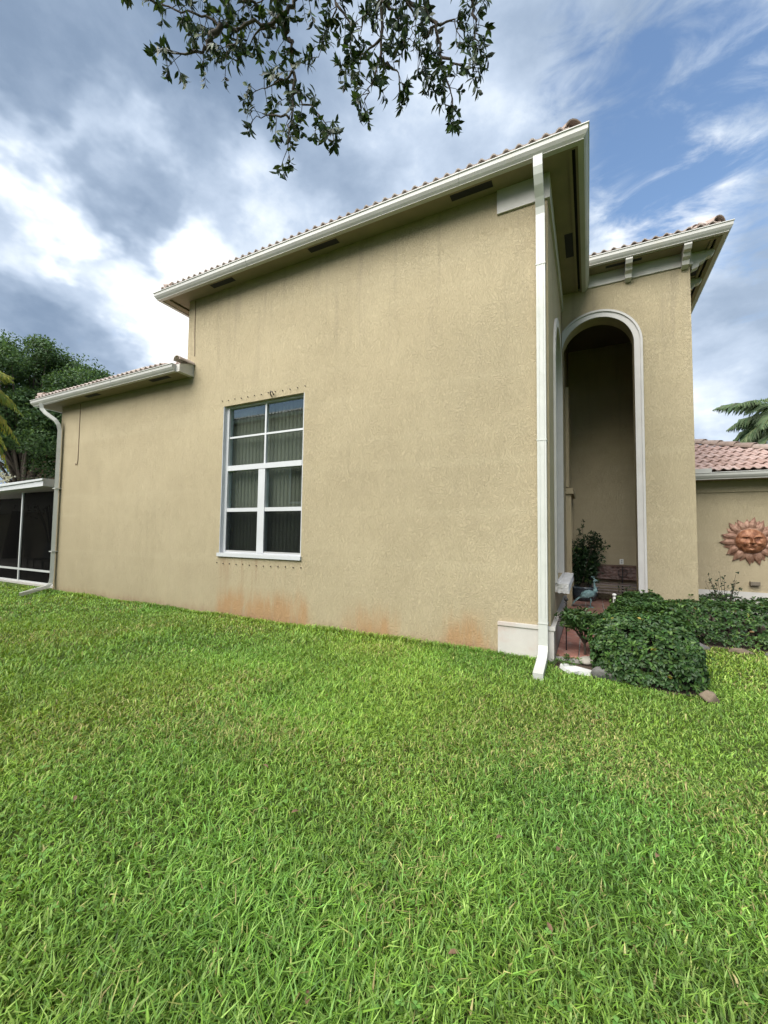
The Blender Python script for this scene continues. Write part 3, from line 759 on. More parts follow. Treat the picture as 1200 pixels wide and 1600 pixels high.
# --- main side window
def window():
    win = empty('window', (0, 0, 0)); win.parent = house
    y0 = D+.07
    def bar(name, x0, x1, z0, z1, ya=y0, yb=D+.16, mat='window_white', p=win): return box_obj(name, x0, x1, ya, yb, z0, z1, mat, p, bevel=.004)
    # reveal lining and sill
    for nm, a in (('reveal', (WX0+.001, WX0+.012, WZ0, WZ1)), ('reveal', (WX1-.012, WX1-.001, WZ0, WZ1))): bar(nm, *a, D+.002, D+.07, 'window_reveal')
    bar('sill', WX0-.02, WX1+.015, WZ0-.012, WZ0+.05, D-.035, D+.069)
    fx0, fx1, fz0, fz1 = WX0+.013, WX1-.013, WZ0+.051, WZ1-.002
    bar('frame', fx0, fx0+.062, fz0, fz1); bar('frame', fx1-.055, fx1, fz0, fz1)
    bar('frame', fx0+.063, fx1-.056, fz1-.03, fz1); bar('frame', fx0+.063, fx1-.056, fz0, fz0+.02)
    bar('transom', fx0+.063, fx1-.056, 2.585, 2.675, y0-.012)
    bar('mullion', -5.105, -4.955, fz0+.021, 2.584, y0-.006)
    bar('muntin', -5.012, -4.978, 2.676, fz1-.031, y0+.02, D+.13)
    bar('muntin', fx0+.063, -5.013, 3.18, 3.212, y0+.02, D+.13); bar('muntin', -4.977, fx1-.056, 3.18, 3.212, y0+.02, D+.13)
    L, Rr = (fx0+.063, -5.106), (-4.954, fx1-.056)
    for a, b in (L, Rr):
        bar('meeting_rail', a, b, 1.845, 1.91, y0+.004)
        bar('bottom_rail', a, b, fz0+.021, fz0+.045, y0+.01, D+.15, 'lanai_grey')
        box_obj('insect_screen', a, b, D+.085, D+.088, fz0+.046, 1.844, 'insect_mesh', win)
    yg = D+.118
    for a, b in (L, Rr):
        for c, d in ((fz0+.046, 1.844), (1.911, 2.584)): box_obj('pane', a, b, yg, yg+.004, c, d, 'glass', win)
    for a, b in ((fx0+.063, -5.013), (-4.977, fx1-.056)):
        for c, d in ((2.676, 3.179), (3.213, fz1-.031)): box_obj('pane', a, b, yg, yg+.004, c, d, 'glass', win)
    # vertical blind behind the glass
    bm = bmesh.new(); x = WX0+.05
    while x < WX1-.03:
        a = R(38+random.uniform(-2.5, 2.5)); dx, dy = .042*math.cos(a), .042*math.sin(a)
        P = [bm.verts.new(p) for p in ((x-dx, D+.27-dy, WZ0+.05), (x, D+.262, WZ0+.05), (x+dx, D+.27+dy, WZ0+.05), (x+dx, D+.27+dy, WZ1-.02), (x, D+.262, WZ1-.02), (x-dx, D+.27-dy, WZ1-.02))]
        bm.faces.new((P[0], P[1], P[4], P[5])); bm.faces.new((P[1], P[2], P[3], P[4])); x += .083
    bm_obj('vertical_blind', bm, 'blind_fabric', win)
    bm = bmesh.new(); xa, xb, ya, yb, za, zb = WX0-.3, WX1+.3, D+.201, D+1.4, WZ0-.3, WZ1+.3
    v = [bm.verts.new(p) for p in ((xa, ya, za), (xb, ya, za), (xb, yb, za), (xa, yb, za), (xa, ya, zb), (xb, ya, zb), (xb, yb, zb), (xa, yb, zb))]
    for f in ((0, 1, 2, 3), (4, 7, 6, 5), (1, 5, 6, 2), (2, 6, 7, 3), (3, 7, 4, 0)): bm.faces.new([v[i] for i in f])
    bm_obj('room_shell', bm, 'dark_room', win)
    # shutter studs above and below
    bm = bmesh.new(); bmesh.ops.create_cone(bm, cap_ends=True, segments=8, radius1=.009, radius2=.007, depth=.02, matrix=Matrix.Rotation(R(90), 4, 'X'))
    me = bpy.data.meshes.new('shutter_stud'); bm.to_mesh(me); bm.free(); me.materials.append(MATS['stud_steel'])
    for zz in (3.865, .925):
        for i in range(13): link('shutter_stud', me, house, (-5.965+i*(1.88/12), D-.009, zz+random.uniform(-.006, .006)))
    bm = bmesh.new(); tube(bm, [(-4.79, D-.01, 3.79), (-4.785, D-.05, 3.84), (-4.765, D-.06, 3.865), (-4.735, D-.055, 3.85), (-4.72, D-.03, 3.80)], .011, 6)
    bm_obj('wall_hook', bm, 'stud_steel', house, True)
window()

# --- arched window in the front face
def arched_window():
    aw = empty('arched_window', (0, 0, 0)); aw.parent = house
    tw = .12; x1 = XC+.03
    def ring(r):
        lp = []; c = (AY0+AY1)/2
        lp.append((c-r, AZB+.0)); 
        for i in range(33):
            th = math.pi*(1-i/32); lp.append((c+r*math.cos(th), AZS+r*math.sin(th)))
        lp.append((c+r, AZB)); return lp
    r0 = (AY1-AY0)/2
    A, B = ring(r0-.002), ring(r0+tw); bm = bmesh.new(); rows = []
    for (yi, zi), (yo, zo) in zip(A, B):
        rows.append([bm.verts.new(p) for p in ((XC-.13, yi, zi), (x1, yi, zi), (x1, yo, zo), (XC+.001, yo, zo))])
    for a, b in zip(rows, rows[1:]):
        for j in range(3): bm.faces.new((a[j], a[j+1], b[j+1], b[j]))
    bm_obj('trim', bm, 'white_trim', aw)
    bm = bmesh.new(); C_ = ring(r0-.004); a = [bm.verts.new((XC-.12, y, z)) for y, z in C_]; b = [bm.verts.new((XC-.125, y, z)) for y, z in C_]
    bm.faces.new(a); bm.faces.new(list(reversed(b))); bmesh.ops.triangulate(bm, faces=bm.faces); bm_obj('pane', bm, 'glass', aw)
    bm = bmesh.new(); box(bm, XC-.115, XC-.09, (AY0+AY1)/2-.02, (AY0+AY1)/2+.02, AZB, AZS+r0-.03)
    for z in (1.9, 2.9, 3.9): box(bm, XC-.1135, XC-.0915, AY0+.01, AY1-.01, z, z+.04)
    bm_obj('muntin', bm, 'window_white', aw)
    bm = bmesh.new(); v = [bm.verts.new(p) for p in ((XC-.9, AY0-.1, AZB-.1), (XC-.9, AY1+.1, AZB-.1), (XC-.9, AY1+.1, 5), (XC-.9, AY0-.1, 5))]; bm.faces.new(v); bm_obj('room_shell', bm, 'dark_room', aw)
    bm = bmesh.new(); box(bm, XC+.031, XC+.17, AY0-.12, AY1+.14, .735, .855)
    bmesh.ops.subdivide_edges(bm, edges=list(bm.edges), cuts=4, use_grid_fill=True)
    for vv in bm.verts: vv.co += Vector((random.uniform(-1, 1), random.uniform(-1, 1), random.uniform(-1, 1)))*.005
    box(bm, XC+.001, XC+.0305, AY0-.1, AY1+.12, .74, .853)
    bm_obj('sill', bm, 'cast_stone', aw)
    # door surround inside the porch
    dr = empty('entry_door', (0, 0, 0)); dr.parent = house
    box_obj('jamb', XC+.001, XC+.10, 9.15, 9.27, .045, 2.35, 'stucco', dr); box_obj('jamb', XC+.001, XC+.10, 10.2, 10.32, .045, 2.35, 'stucco', dr)
    box_obj('head', XC+.001, XC+.14, 9.1, 10.37, 2.351, 2.47, 'stucco', dr, bevel=.01)
    box_obj('leaf', XC+.001, XC+.04, 9.271, 10.199, .046, 2.35, 'door_wood', dr)
    box_obj('transom_frame', XC+.001, XC+.06, 9.2, 10.27, 2.5, 4.6, 'stucco', dr)
    # outlet on the back wall
    o = box_obj('outlet_plate', .625, .70, 10.742, 10.75, .86, .975, 'plastic_white', house, bevel=.003)
    box_obj('socket', .645, .68, 10.739, 10.7415, .925, .955, 'lanai_grey', o); box_obj('socket', .645, .68, 10.739, 10.7415, .88, .91, 'lanai_grey', o)
arched_window()

# --- downspouts
def spouts():
    bm = bmesh.new(); x = -.485
    rect_sweep(bm, [(x, 4.90, 5.965), (x, 4.89, 5.90), (x, 4.895, 5.84), (x, 4.92, 5.77), (x, 4.97, 5.69), (x, 5.05, 5.60), (x, 5.11, 5.51), (x, 5.135, 5.42), (x, 5.135, .5), (x, 5.135, .22), (x, 5.105, .14), (x, 4.99, .085), (x, 4.55, .035)], .102, .078, (1, 0, 0))
    ds = bm_obj('downspout', bm, 'spout_white', house, bevel=.006)
    for z in (4.78, 2.62, .47):
        box_obj('strap', x-.056, x+.056, 5.09, D-.001, z, z+.018 if z != .47 else z+.01, 'spout_white', ds)
    bm = bmesh.new(); x = -11.33
    for dx in (-.025, .025): box(bm, -.485+dx-.004, -.485+dx+.004, 5.0915, 5.098, .55, 5.35)
    bm_obj('flute', bm, 'spout_white', ds)
    bm = bmesh.new()
    rect_sweep(bm, [(-11.62, 4.87, 4.47), (-11.62, 4.87, 4.36), (-11.56, 4.93, 4.24), (-11.40, 5.08, 4.08), (-11.35, 5.13, 3.98), (-11.345, 5.14, 3.85), (-11.345, 5.14, .35), (-11.345, 5.13, .22), (-11.30, 5.06, .13), (-11.02, 4.5, .06)], .13, .08, (.70, -.714, 0)) if False else None
    pts = [(-11.66, 4.87, 4.47), (-11.65, 4.88, 4.36), (-11.58, 4.93, 4.26), (-11.42, 5.07, 4.10), (-11.38, 5.12, 4.0), (-11.375, 5.145, 3.88), (-11.375, 5.145, .36), (-11.37, 5.13, .22), (-11.345, 5.06, .14), (-11.05, 4.42, .06)]
    rect_sweep(bm, pts, .105, .078, (.9, -.42, 0)); ds2 = bm_obj('downspout', bm, 'spout_white', house, bevel=.006)
    for z in (2.45, .95): box_obj('strap', -11.44, -11.31, 5.09, D-.001, z, z+.02, 'spout_white', ds2)
    # conduit wires on the wall
    bm = bmesh.new(); tube(bm, [(-10.66, D-.007, 4.44), (-10.655, D-.007, 3.9), (-10.65, D-.008, 3.12), (-10.66, D-.01, 3.02), (-10.70, D-.02, 2.99), (-10.72, D-.02, 3.04)], .008, 6); bm_obj('hanging_wire', bm, 'wire_tan', house)
    bm = bmesh.new(); tube(bm, [(-6.79, D-.006, 5.97), (-6.785, D-.006, 5.4), (-6.76, D-.006, 4.86)], .008, 6); bm_obj('conduit', bm, 'wire_tan', house)
spouts()

# ------------------------------------------------------------------ neighbour house behind the camera (seen in the window glass)
def neighbour():
    nb = empty('neighbour_house', (0, 0, 0), 'tall neighbouring house with tiled roof, mirrored in the window glass', 'house')
    x0, x1, y0, y1, zt = -26, -6, -16., -5.4, 7.25
    box_obj('wall', x0, x1, y0, y1, -.1, zt, 'neighbour_wall', nb)
    bm = hip_roof(x0-.5, x1+.5, y0-.5, y1+.5, zt+.1); bm_obj('roof', bm, 'tile_sheet', nb)
    sweep('gutter', [(x1+.5, y1+.45, zt+.12), (x0-.5, y1+.45, zt+.12)], GUT, 'gutter_white', nb)
    bm = bmesh.new(); n = 200          # rolled tile courses, one relief sheet
    for r in range(6):
        pts = []
        for i in range(n+1):
            xx = x0-.5+(x1-x0+1)*i/n; hz = .05*abs(math.sin(math.pi*i/2))
            pts.append((bm.verts.new((xx, y1+.55-r*.36*cp, zt+.13+r*.36*sp_+hz+.04)), bm.verts.new((xx, y1+.55-(r+1)*.36*cp, zt+.13+(r+1)*.36*sp_+hz))))
        for a, b in zip(pts, pts[1:]): bm.faces.new((a[0], b[0], b[1], a[1]))
    tag(bm_obj('roof_tiles', bm, 'roof_tile', nb), kind='stuff')
    for xx in (-20, -12.6):
        f = box_obj('window', xx-.8, xx+.8, y1+.001, y1+.05, 2.9, 4.9, 'window_white', nb); box_obj('pane', xx-.7, xx+.7, y1+.051, y1+.06, 3., 4.8, 'vent_black', f)
neighbour()

# ------------------------------------------------------------------ screened lanai at the left
def lanai():
    la = empty('screen_enclosure', (-12.5, 5.6, 0), 'white framed screen room with dark mesh left of the house', 'screen room')
    y = 5.6; xr = -11.5
    def zr(x): return 2.79+(x+12.49)*(.066 if x > -16 else .015)-(0 if x > -16 else .18)            # roof falls to the left
    bm = bmesh.new()
    A = [(-12.49, 5.35), (-36, 5.35), (-36, 12), (-12.49, 12)]
    lo = [bm.verts.new((x, yy, zr(x)-.20)) for x, yy in A]; hi = [bm.verts.new((x, yy, zr(x)-.0)) for x, yy in A]
    bm.faces.new(lo); bm.faces.new(list(reversed(hi)))
    for i in range(4): bm.faces.new((lo[i], lo[(i+1) % 4], hi[(i+1) % 4], hi[i]))
    rf = bm_obj('roof', bm, 'aluminium_white', la)
    bm = bmesh.new(); rect_sweep(bm, [(-12.47, 5.335, zr(-12.47)-.03), (-22, 5.335, zr(-22)-.03)], .03, .05, (0, 1, 0)); bm_obj('fascia_lip', bm, 'aluminium_white', rf)
    box_obj('slab', -36, xr, 5.5, 12, .0, .05, 'concrete', la)
    for x in (-11.52, -14.08, -16.7, -19.3):
        bm = bmesh.new(); box(bm, x-.028, x+.028, y-.03, y+.03, .05, min(zr(x)-.201, 2.56)); bm_obj('post', bm, 'aluminium_white', la)
    xs = (-11.55, -14.05, -16.67, -19.27)
    for a, b in zip(xs, xs[1:]):
        x0, x1 = b+.003, a-.065
        box_obj('rail', x0, x1, y-.028, y+.028, .36, .41, 'aluminium_white', la); box_obj('rail', x0, x1, y-.025, y+.025, .051, .085, 'aluminium_white', la)
        box_obj('mesh_panel', x0, x1, y-.003, y+.003, .412, zr(x0)-.205, 'lanai_mesh', la)
        box_obj('mesh_panel', x0, x1, y-.003, y+.003, .086, .359, 'lanai_mesh', la)
    box_obj('column', -15.6, -15.2, 7.6, 8.0, .05, 2.3, 'lanai_grey', la)
    box_obj('back_wall', -36, -11.6, 10.2, 10.4, 0, 2.3, 'neighbour_wall', la)
    # furniture standing inside, dim through the mesh
    def chair(x, yy, lab):
        c = empty('patio_chair', (x, yy, .05), lab, 'chair', 'chairs inside the screen room')
        box_obj('seat', x-.25, x+.25, yy-.25, yy+.25, .46, .50, 'lanai_chair', c, bevel=.01)
        bm = bmesh.new(); P = [(-.25, .22, .5), (.25, .22, .5), (.23, .32, 1.0), (-.23, .32, 1.0)]
        v = [bm.verts.new((x+a, yy+b, z)) for a, b, z in P]+[bm.verts.new((x+a, yy+b+.03, z)) for a, b, z in P]
        for f in ((0, 1, 2, 3), (7, 6, 5, 4), (0, 4, 5, 1), (1, 5, 6, 2), (2, 6, 7, 3), (3, 7, 4, 0)): bm.faces.new([v[i] for i in f])
        bm_obj('backrest', bm, 'lanai_chair', c)
        for a in (-.22, .22):
            for b in (-.22, .22):
                bm = bmesh.new(); tube(bm, [(x+a, yy+b, .05), (x+a*.95, yy+b*.95, .462)], .018, 6); bm_obj('leg', bm, 'lanai_chair', c)
    chair(-15.1, 6.9, 'pale patio chair in the screen room nearer the grey column')
    chair(-16.6, 7.1, 'pale patio chair in the screen room farther left of the grey column')
    bm = bmesh.new()
    px, py = -13.15, 6.05
    prof = [(.0, .05), (.12, .05), (.15, .12), (.19, .27), (.20, .33), (.17, .33), (.15, .28), (0, .27)]
    rings = [[bm.verts.new((px+r*math.cos(2*math.pi*k/14), py+r*math.sin(2*math.pi*k/14), z)) for k in range(14)] for r, z in prof[1:-1]]
    for a, b in zip(rings, rings[1:]):
        for k in range(14): bm.faces.new((a[k], a[(k+1) % 14], b[(k+1) % 14], b[k]))
    bm.faces.new(rings[0]); bm.faces.new(rings[-1])
    tag(bm_obj('flower_pot', bm, 'terracotta_orange', None, True), 'orange clay pot low behind the screen mesh', 'pot')
lanai()

# ------------------------------------------------------------------ foliage tools
def foliage_obj(name, parts, mat, parent=None, label=None, cat=None, kind=None, group=None):
    Vs, Fs, Cs = [], [], []; o = 0
    for V, F, C in parts: Vs.append(V); Fs.append(F+o); Cs.append(C); o += len(V)
    me = np_mesh(name, np.concatenate(Vs), np.concatenate(Fs), np.concatenate(Cs))
    ob = link(name, me, parent, None, mat); tag(ob, label, cat, group, kind); return ob
GREEN_DK = [(.032, .072, .02), (.046, .096, .026), (.066, .122, .032), (.038, .08, .026)]
GREEN_NEW = [(.07, .14, .03), (.09, .16, .035)]
def rosettes(pts, nrm, L, W, per=6, cols=GREEN_DK, new=.12, spread=.75, curl=.25):
    """a whorl of leaves at every shoot tip"""
    n = len(pts); N = np.repeat(pts, per, 0); nn = np.repeat(unit(nrm), per, 0)
    rnd = sph(n*per); tang = unit(rnd-(rnd*nn).sum(1, keepdims=True)*nn)
    d = unit(nn*(1-spread+rng.random((n*per, 1))*.35)+tang*spread)
    c = pal(n*per, cols); fresh = np.repeat(rng.random(n) < new, per); c[fresh] = pal(fresh.sum(), GREEN_NEW) if fresh.any() else c[fresh]
    return oval_leaves(N+tang*L*.05+rng.normal(size=N.shape)*L*.12, d, unit(nn+rng.normal(size=nn.shape)*.35), L*rng.uniform(.7, 1.2, n*per), W*rng.uniform(.75, 1.2, n*per), c, .18, curl)
bn = VNoise(3)
def clipped(name, x0, x1, y0, y1, z1, dens, L, W, label, group=None, rad=.16, skip_back=True, warp=0.):
    """clipped shrub: woody stems inside, leaf rosettes over a rounded, lumpy box and inside it"""
    hd = empty(name, ((x0+x1)/2, (y0+y1)/2, 0), label, 'hedge' if 'hedge' in name else 'bush', group)
    w_, d_, h_ = x1-x0, y1-y0, z1
    def surf(n, inset):
        out, nor = [], []
        areas = np.array([w_*d_, w_*h_, w_*h_*(.25 if skip_back else 1), d_*h_, d_*h_]); k = rng.choice(5, n, p=areas/areas.sum())
        u, v = rng.random(n), rng.random(n)
        P = np.zeros((n, 3)); N = np.zeros((n, 3))
        for f, (ax, sg) in enumerate(((2, 1), (1, -1), (1, 1), (0, -1), (0, 1))):
            m = k == f; a = [i for i in range(3) if i != ax]
            P[m, a[0]] = u[m]; P[m, a[1]] = v[m]; P[m, ax] = 1 if sg > 0 else 0; N[m, ax] = sg
        S = np.array([w_, d_, h_-.05]); O = np.array([x0, y0, .05]); Q = O+P*S
        r = rad; lo = O+r; hi = O+S-r; lo[2] = .05-.2
        inner = np.clip(Q, np.minimum(lo, hi), np.maximum(lo, hi)); dv = Q-inner; nn = unit(dv+N*1e-3)
        far = np.linalg.norm(dv, axis=1); q = inner+nn*np.minimum(far, r)[:, None]
        lump = (bn(q[:, 0]*3.1+q[:, 2]*2+11, q[:, 1]*3.1+5)-.5)*.10+(bn(q[:, 0]*9+3, q[:, 1]*9+q[:, 2]*8)-.5)*.06
        q = q+nn*(lump-inset)[:, None]; q[:, 0] += warp*np.clip((q[:, 1]-5.3)/2, 0, 1)*np.clip((x1-q[:, 0])/w_, 0, 1)
        return q, nn
    area = w_*d_+2*w_*h_+2*d_*h_
    P, N = surf(int(area*dens), .0); P2, N2 = surf(int(area*dens*.6), .05); P3, N3 = surf(int(area*dens*.35), .12)
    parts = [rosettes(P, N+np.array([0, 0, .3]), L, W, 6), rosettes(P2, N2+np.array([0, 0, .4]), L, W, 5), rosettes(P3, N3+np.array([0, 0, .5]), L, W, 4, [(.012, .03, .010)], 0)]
    P4, N4 = surf(int(area*7), -.05); P4[:, 2] += rng.random(len(P4))*.05
    parts.append(rosettes(P4, N4+np.array([0, 0, 1.2]), L*.9, W, 7, GREEN_NEW+GREEN_DK, .5, .6))
    P5, N5 = surf(int(area*6), .0); parts.append(rosettes(P5, N5, L, W, 2, [(.22, .17, .03), (.16, .09, .03), (.20, .20, .04)], 0))
    foliage_obj('foliage', parts, 'leaf_gloss', hd, kind='stuff')
    bm = bmesh.new()
    for i in range(int(6+w_*d_*7)):
        x, y = random.uniform(x0+.15, x1-.15), random.uniform(y0+.15, y1-.15); p = Vector((x, y, 0))
        for j in range(3):
            q = Vector((x+random.uniform(-.14, .14), y+random.uniform(-.14, .14), h_*random.uniform(.6, .9))); tube(bm, [p, (p+q)/2+Vector((random.uniform(-.03, .03), random.uniform(-.03, .03), 0)), q], [.012, .008, .003], 5)
    tag(bm_obj('stems', bm, 'twig', hd), kind='stuff')
    return hd
clipped('clipped_bush', .06, .98, 4.80, 7.75, .62, 420, .052, .024, 'glossy dark green clipped bush at the front of the bed beside the path', rad=.27, warp=.36)
clipped('hedge', 1.08, 4.9, 7.12, 8.7, .50, 270, .05, .024, 'long low dark green hedge running right under the sun plaque', rad=.12)

# small umbrella shrub on a bare stem
def small_shrub():
    sh = empty('small_shrub', (-.06, 5.52, 0), 'small umbrella shaped shrub on a thin bare stem beside the downspout', 'shrub')
    bm = bmesh.new(); tips = []
    tube(bm, [(-.06, 5.52, 0), (-.055, 5.52, .12), (-.06, 5.53, .22)], [.016, .014, .013], 7)
    for i in range(16):
        a = i*2.4; r = random.uniform(.08, .27); z = random.uniform(.38, .52)+.05*(1-r/.27)
        q = Vector((-.07+r*math.cos(a)*1.05, 5.53+r*math.sin(a)*.85, z)); tube(bm, [(-.06, 5.53, .2), (-.065+r*.45*math.cos(a), 5.53+r*.45*math.sin(a), .32), q], [.009, .006, .003], 5); tips.append(q)
    bm_obj('stem', bm, 'twig', sh)
    pts = []
    for q in tips:
        for j in range(17): pts.append(np.array(q)+rng.normal(size=3)*np.array([.055, .055, .04]))
    pts = np.array(pts); foliage_obj('foliage', [rosettes(pts, np.tile([0, 0, 1.], (len(pts), 1))+rng.normal(size=pts.shape)*.5, .062, .027, 6, spread=.85)], 'leaf_gloss', sh, kind='stuff')
small_shrub()
def sprig(base, n, h, spread, label, L=.045, leafper=5):
    s = empty('leggy_sprig', base, label, 'plant'); bm = bmesh.new(); pts = []; b = Vector(base)
    for i in range(n):
        a = i*2.4+.4; q = b+Vector((spread*math.cos(a)*random.uniform(.4, 1), spread*math.sin(a)*random.uniform(.4, 1), h*random.uniform(.7, 1)))
        m = b.lerp(q, .5)+Vector((0, 0, h*.08)); tube(bm, [b, m, q], [.006, .005, .002], 5)
        for j in range(leafper): pts.append(np.array(b.lerp(q, .45+.55*(j+1)/leafper))+rng.normal(size=3)*.012)
    bm_obj('stem', bm, 'twig', s); pts = np.array(pts)
    foliage_obj('foliage', [rosettes(pts, sph(len(pts))+np.array([0, 0, .7]), L, L*.45, 3, [(.02, .04, .018), (.03, .05, .02)], 0)], 'leaf_gloss', s, kind='stuff')
sprig((1.92, 8.25, .0), 16, .98, .28, 'leggy dark sprig standing up out of the hedge below the sun plaque')
sprig((.50, 7.86, .0), 6, .70, .10, 'dark sprig at the foot of the white arch trim', .05, 6)
sprig((.75, 7.9, .0), 5, .64, .08, 'dark sprig against the tower wall right of the arch trim', .045, 6)
def weed(base, n, label):
    s = empty('low_weed', base, label, 'weed', 'weeds at the foot of the house'); pts = np.array(base)+rng.normal(size=(n, 3))*np.array([.09, .04, .0])+np.array([0, 0, .03])
    pts[:, 2] = .02+rng.random(n)*.06
    foliage_obj('foliage', [rosettes(pts, np.tile([0, 0, 1.], (n, 1)), .04, .014, 5, [(.06, .12, .03), (.08, .15, .035)], .3)], 'leaf_soft', s, kind='stuff')
weed((-.30, 5.12, 0), 26, 'low leafy weeds at the corner plinth beside the white slab')
weed((-.27, 5.3, .0), 18, 'low leafy weeds at the end of the terracotta path')
weed((-11.2, 5.08, 0), 20, 'low leafy weeds at the foot of the far left downspout')

# garden bits in the bed
def rock(c, s, mat, label, seed, group=None):
    r_ = random.Random(seed); bm = bmesh.new(); bmesh.ops.create_icosphere(bm, subdivisions=3, radius=1)
    ph = [(Vector((r_.uniform(-1, 1), r_.uniform(-1, 1), r_.uniform(-1, 1))).normalized(), r_.uniform(.5, .95)) for _ in range(14)]
    for v in bm.verts:
        d = v.co.normalized(); k = 1.
        for n_, h in ph: k = min(k, h/max(1e-3, d.dot(n_)) if d.dot(n_) > 0 else 1e9)
        v.co = d*min(k, 1.05)*(1+r_.uniform(-.02, .02)); v.co = Vector((v.co.x*s[0], v.co.y*s[1], v.co.z*s[2]))+Vector(c)
    tag(bm_obj('edging_stone', bm, mat, None, True), label, 'stone', group)
EG = 'stones edging the planting bed'
rock((.955, 4.72, .045), (.10, .08, .075), 'rock_tan', 'tan rounded stone at the front right foot of the clipped bush', 1, EG)
rock((.17, 4.92, .05), (.17, .12, .09), 'rock_grey', 'dark grey flat stone between the white slab and the clipped bush', 2, EG)
rock((-.0, 5.34, .05), (.13, .07, .06), 'rock_pale', 'pale stone below the small umbrella shrub', 3, EG)
rock((.13, 5.58, .10), (.10, .07, .05), 'rock_pale', 'upper pale stone right of the small shrub stem', 4, EG)
rock((.10, 5.50, .04), (.12, .08, .06), 'rock_tan', 'lower tan stone right of the small shrub stem', 5, EG)
for i, (x, lab) in enumerate(((1.30, 'first low stone from the left along the hedge foot'), (1.72, 'second low stone from the left along the hedge foot'), (2.08, 'third low stone from the left along the hedge foot'))):
    rock((x, 6.84, .03), (.16, .07, .06), 'rock_tan' if i % 2 else 'rock_grey', lab, 10+i, EG)
def slab():
    bm = bmesh.new(); pts = [(-.31, 5.08), (-.27, 5.13), (-.05, 5.08), (.03, 5.03), (.0, 4.95), (-.11, 4.93), (-.17, 4.87), (-.25, 4.97)]
    a = [bm.verts.new((x, y, .035)) for x, y in pts]; b = [bm.verts.new((x*.98, y, .075+random.uniform(-.008, .012))) for x, y in pts]
    bm.faces.new(a); bm.faces.new(list(reversed(b)))
    for i in range(len(pts)): bm.faces.new((a[i], a[(i+1) % len(pts)], b[(i+1) % len(pts)], b[i]))
    for v in list(bm.verts): v.co.z -= .03
    bmesh.ops.triangulate(bm, faces=[f for f in bm.faces if len(f.verts) > 4])
    tag(bm_obj('broken_slab', bm, 'white_slab'), 'broken white slab lying in front of the bed by the downspout', 'slab')
slab()
def stakes():
    s = empty('garden_stake', (-.265, 5.62, 0), 'thin black garden stake with knob under the stone sill', 'stake')
    bm = bmesh.new(); tube(bm, [(-.265, 5.62, 0), (-.262, 5.62, .35), (-.262, 5.62, .68)], [.007, .007, .007], 6); bm_obj('rod', bm, 'bench_iron', s)
    bm = bmesh.new(); bmesh.ops.create_uvsphere(bm, u_segments=10, v_segments=8, radius=.025, matrix=Matrix.Translation((-.262, 5.62, .70))); tube(bm, [(-.285, 5.615, .665), (-.262, 5.61, .65), (-.24, 5.615, .665)], .006, 5); bm_obj('knob', bm, 'bench_iron', s)
    g = empty('path_light', (.37, 7.85, 0), 'small white path light behind the clipped bush', 'light')
    bm = bmesh.new(); tube(bm, [(.37, 7.85, 0), (.37, 7.85, .50)], .022, 10); bm_obj('post', bm, 'plastic_white', g, True)
    bm = bmesh.new(); tube(bm, [(.37, 7.85, .501), (.37, 7.85, .53), (.37, 7.85, .545)], [.032, .034, .01], 12); bm_obj('cap', bm, 'plastic_white', g, True)
stakes()

# ------------------------------------------------------------------ porch: potted ficus, peacock, bench
def potted():
    x, y = -.10, 10.2
    p = empty('potted_shrub', (x, y, .06), 'bushy dark shrub in a patterned glazed pot inside the arch', 'potted plant')
    prof = [(.17, .06), (.22, .11), (.265, .22), (.27, .32), (.29, .345), (.29, .375), (.25, .375), (.245, .34), (.02, .33)]; bm = bmesh.new()
    rings = [[bm.verts.new((x+r*math.cos(2*math.pi*k/24), y+r*math.sin(2*math.pi*k/24), z)) for k in range(24)] for r, z in prof]
    for a, b in zip(rings, rings[1:]):
        for k in range(24): bm.faces.new((a[k], a[(k+1) % 24], b[(k+1) % 24], b[k]))
    bm.faces.new(rings[0]); bm.faces.new(rings[-1]); bm_obj('pot', bm, 'pot_glaze', p, True)
    bm = bmesh.new(); pts = []
    for i in range(22):
        a = i*2.4; r = .04+.1*random.random(); q = Vector((x+random.gauss(.05, .15), y+random.gauss(0, .15), random.uniform(.9, 1.68)))
        b = Vector((x+r*math.cos(a), y+r*math.sin(a), .33)); m = b.lerp(q, .5)+Vector((0, 0, .08)); tube(bm, [b, m, q], [.009, .007, .003], 5)
        for j in range(46):
            t_ = random.uniform(.25, 1.03); pts.append(np.array(b.lerp(q, t_))+rng.normal(size=3)*.075)
    bm_obj('stems', bm, 'twig', p); pts = np.array(pts)
    pts[:, 0] = np.maximum(pts[:, 0], XC+.05)
    foliage_obj('foliage', [rosettes(pts, sph(len(pts))+np.array([0, 0, .2]), .075, .028, 5, [(.014, .035, .012), (.022, .05, .016)], .05)], 'leaf_gloss', p, kind='stuff')
potted()
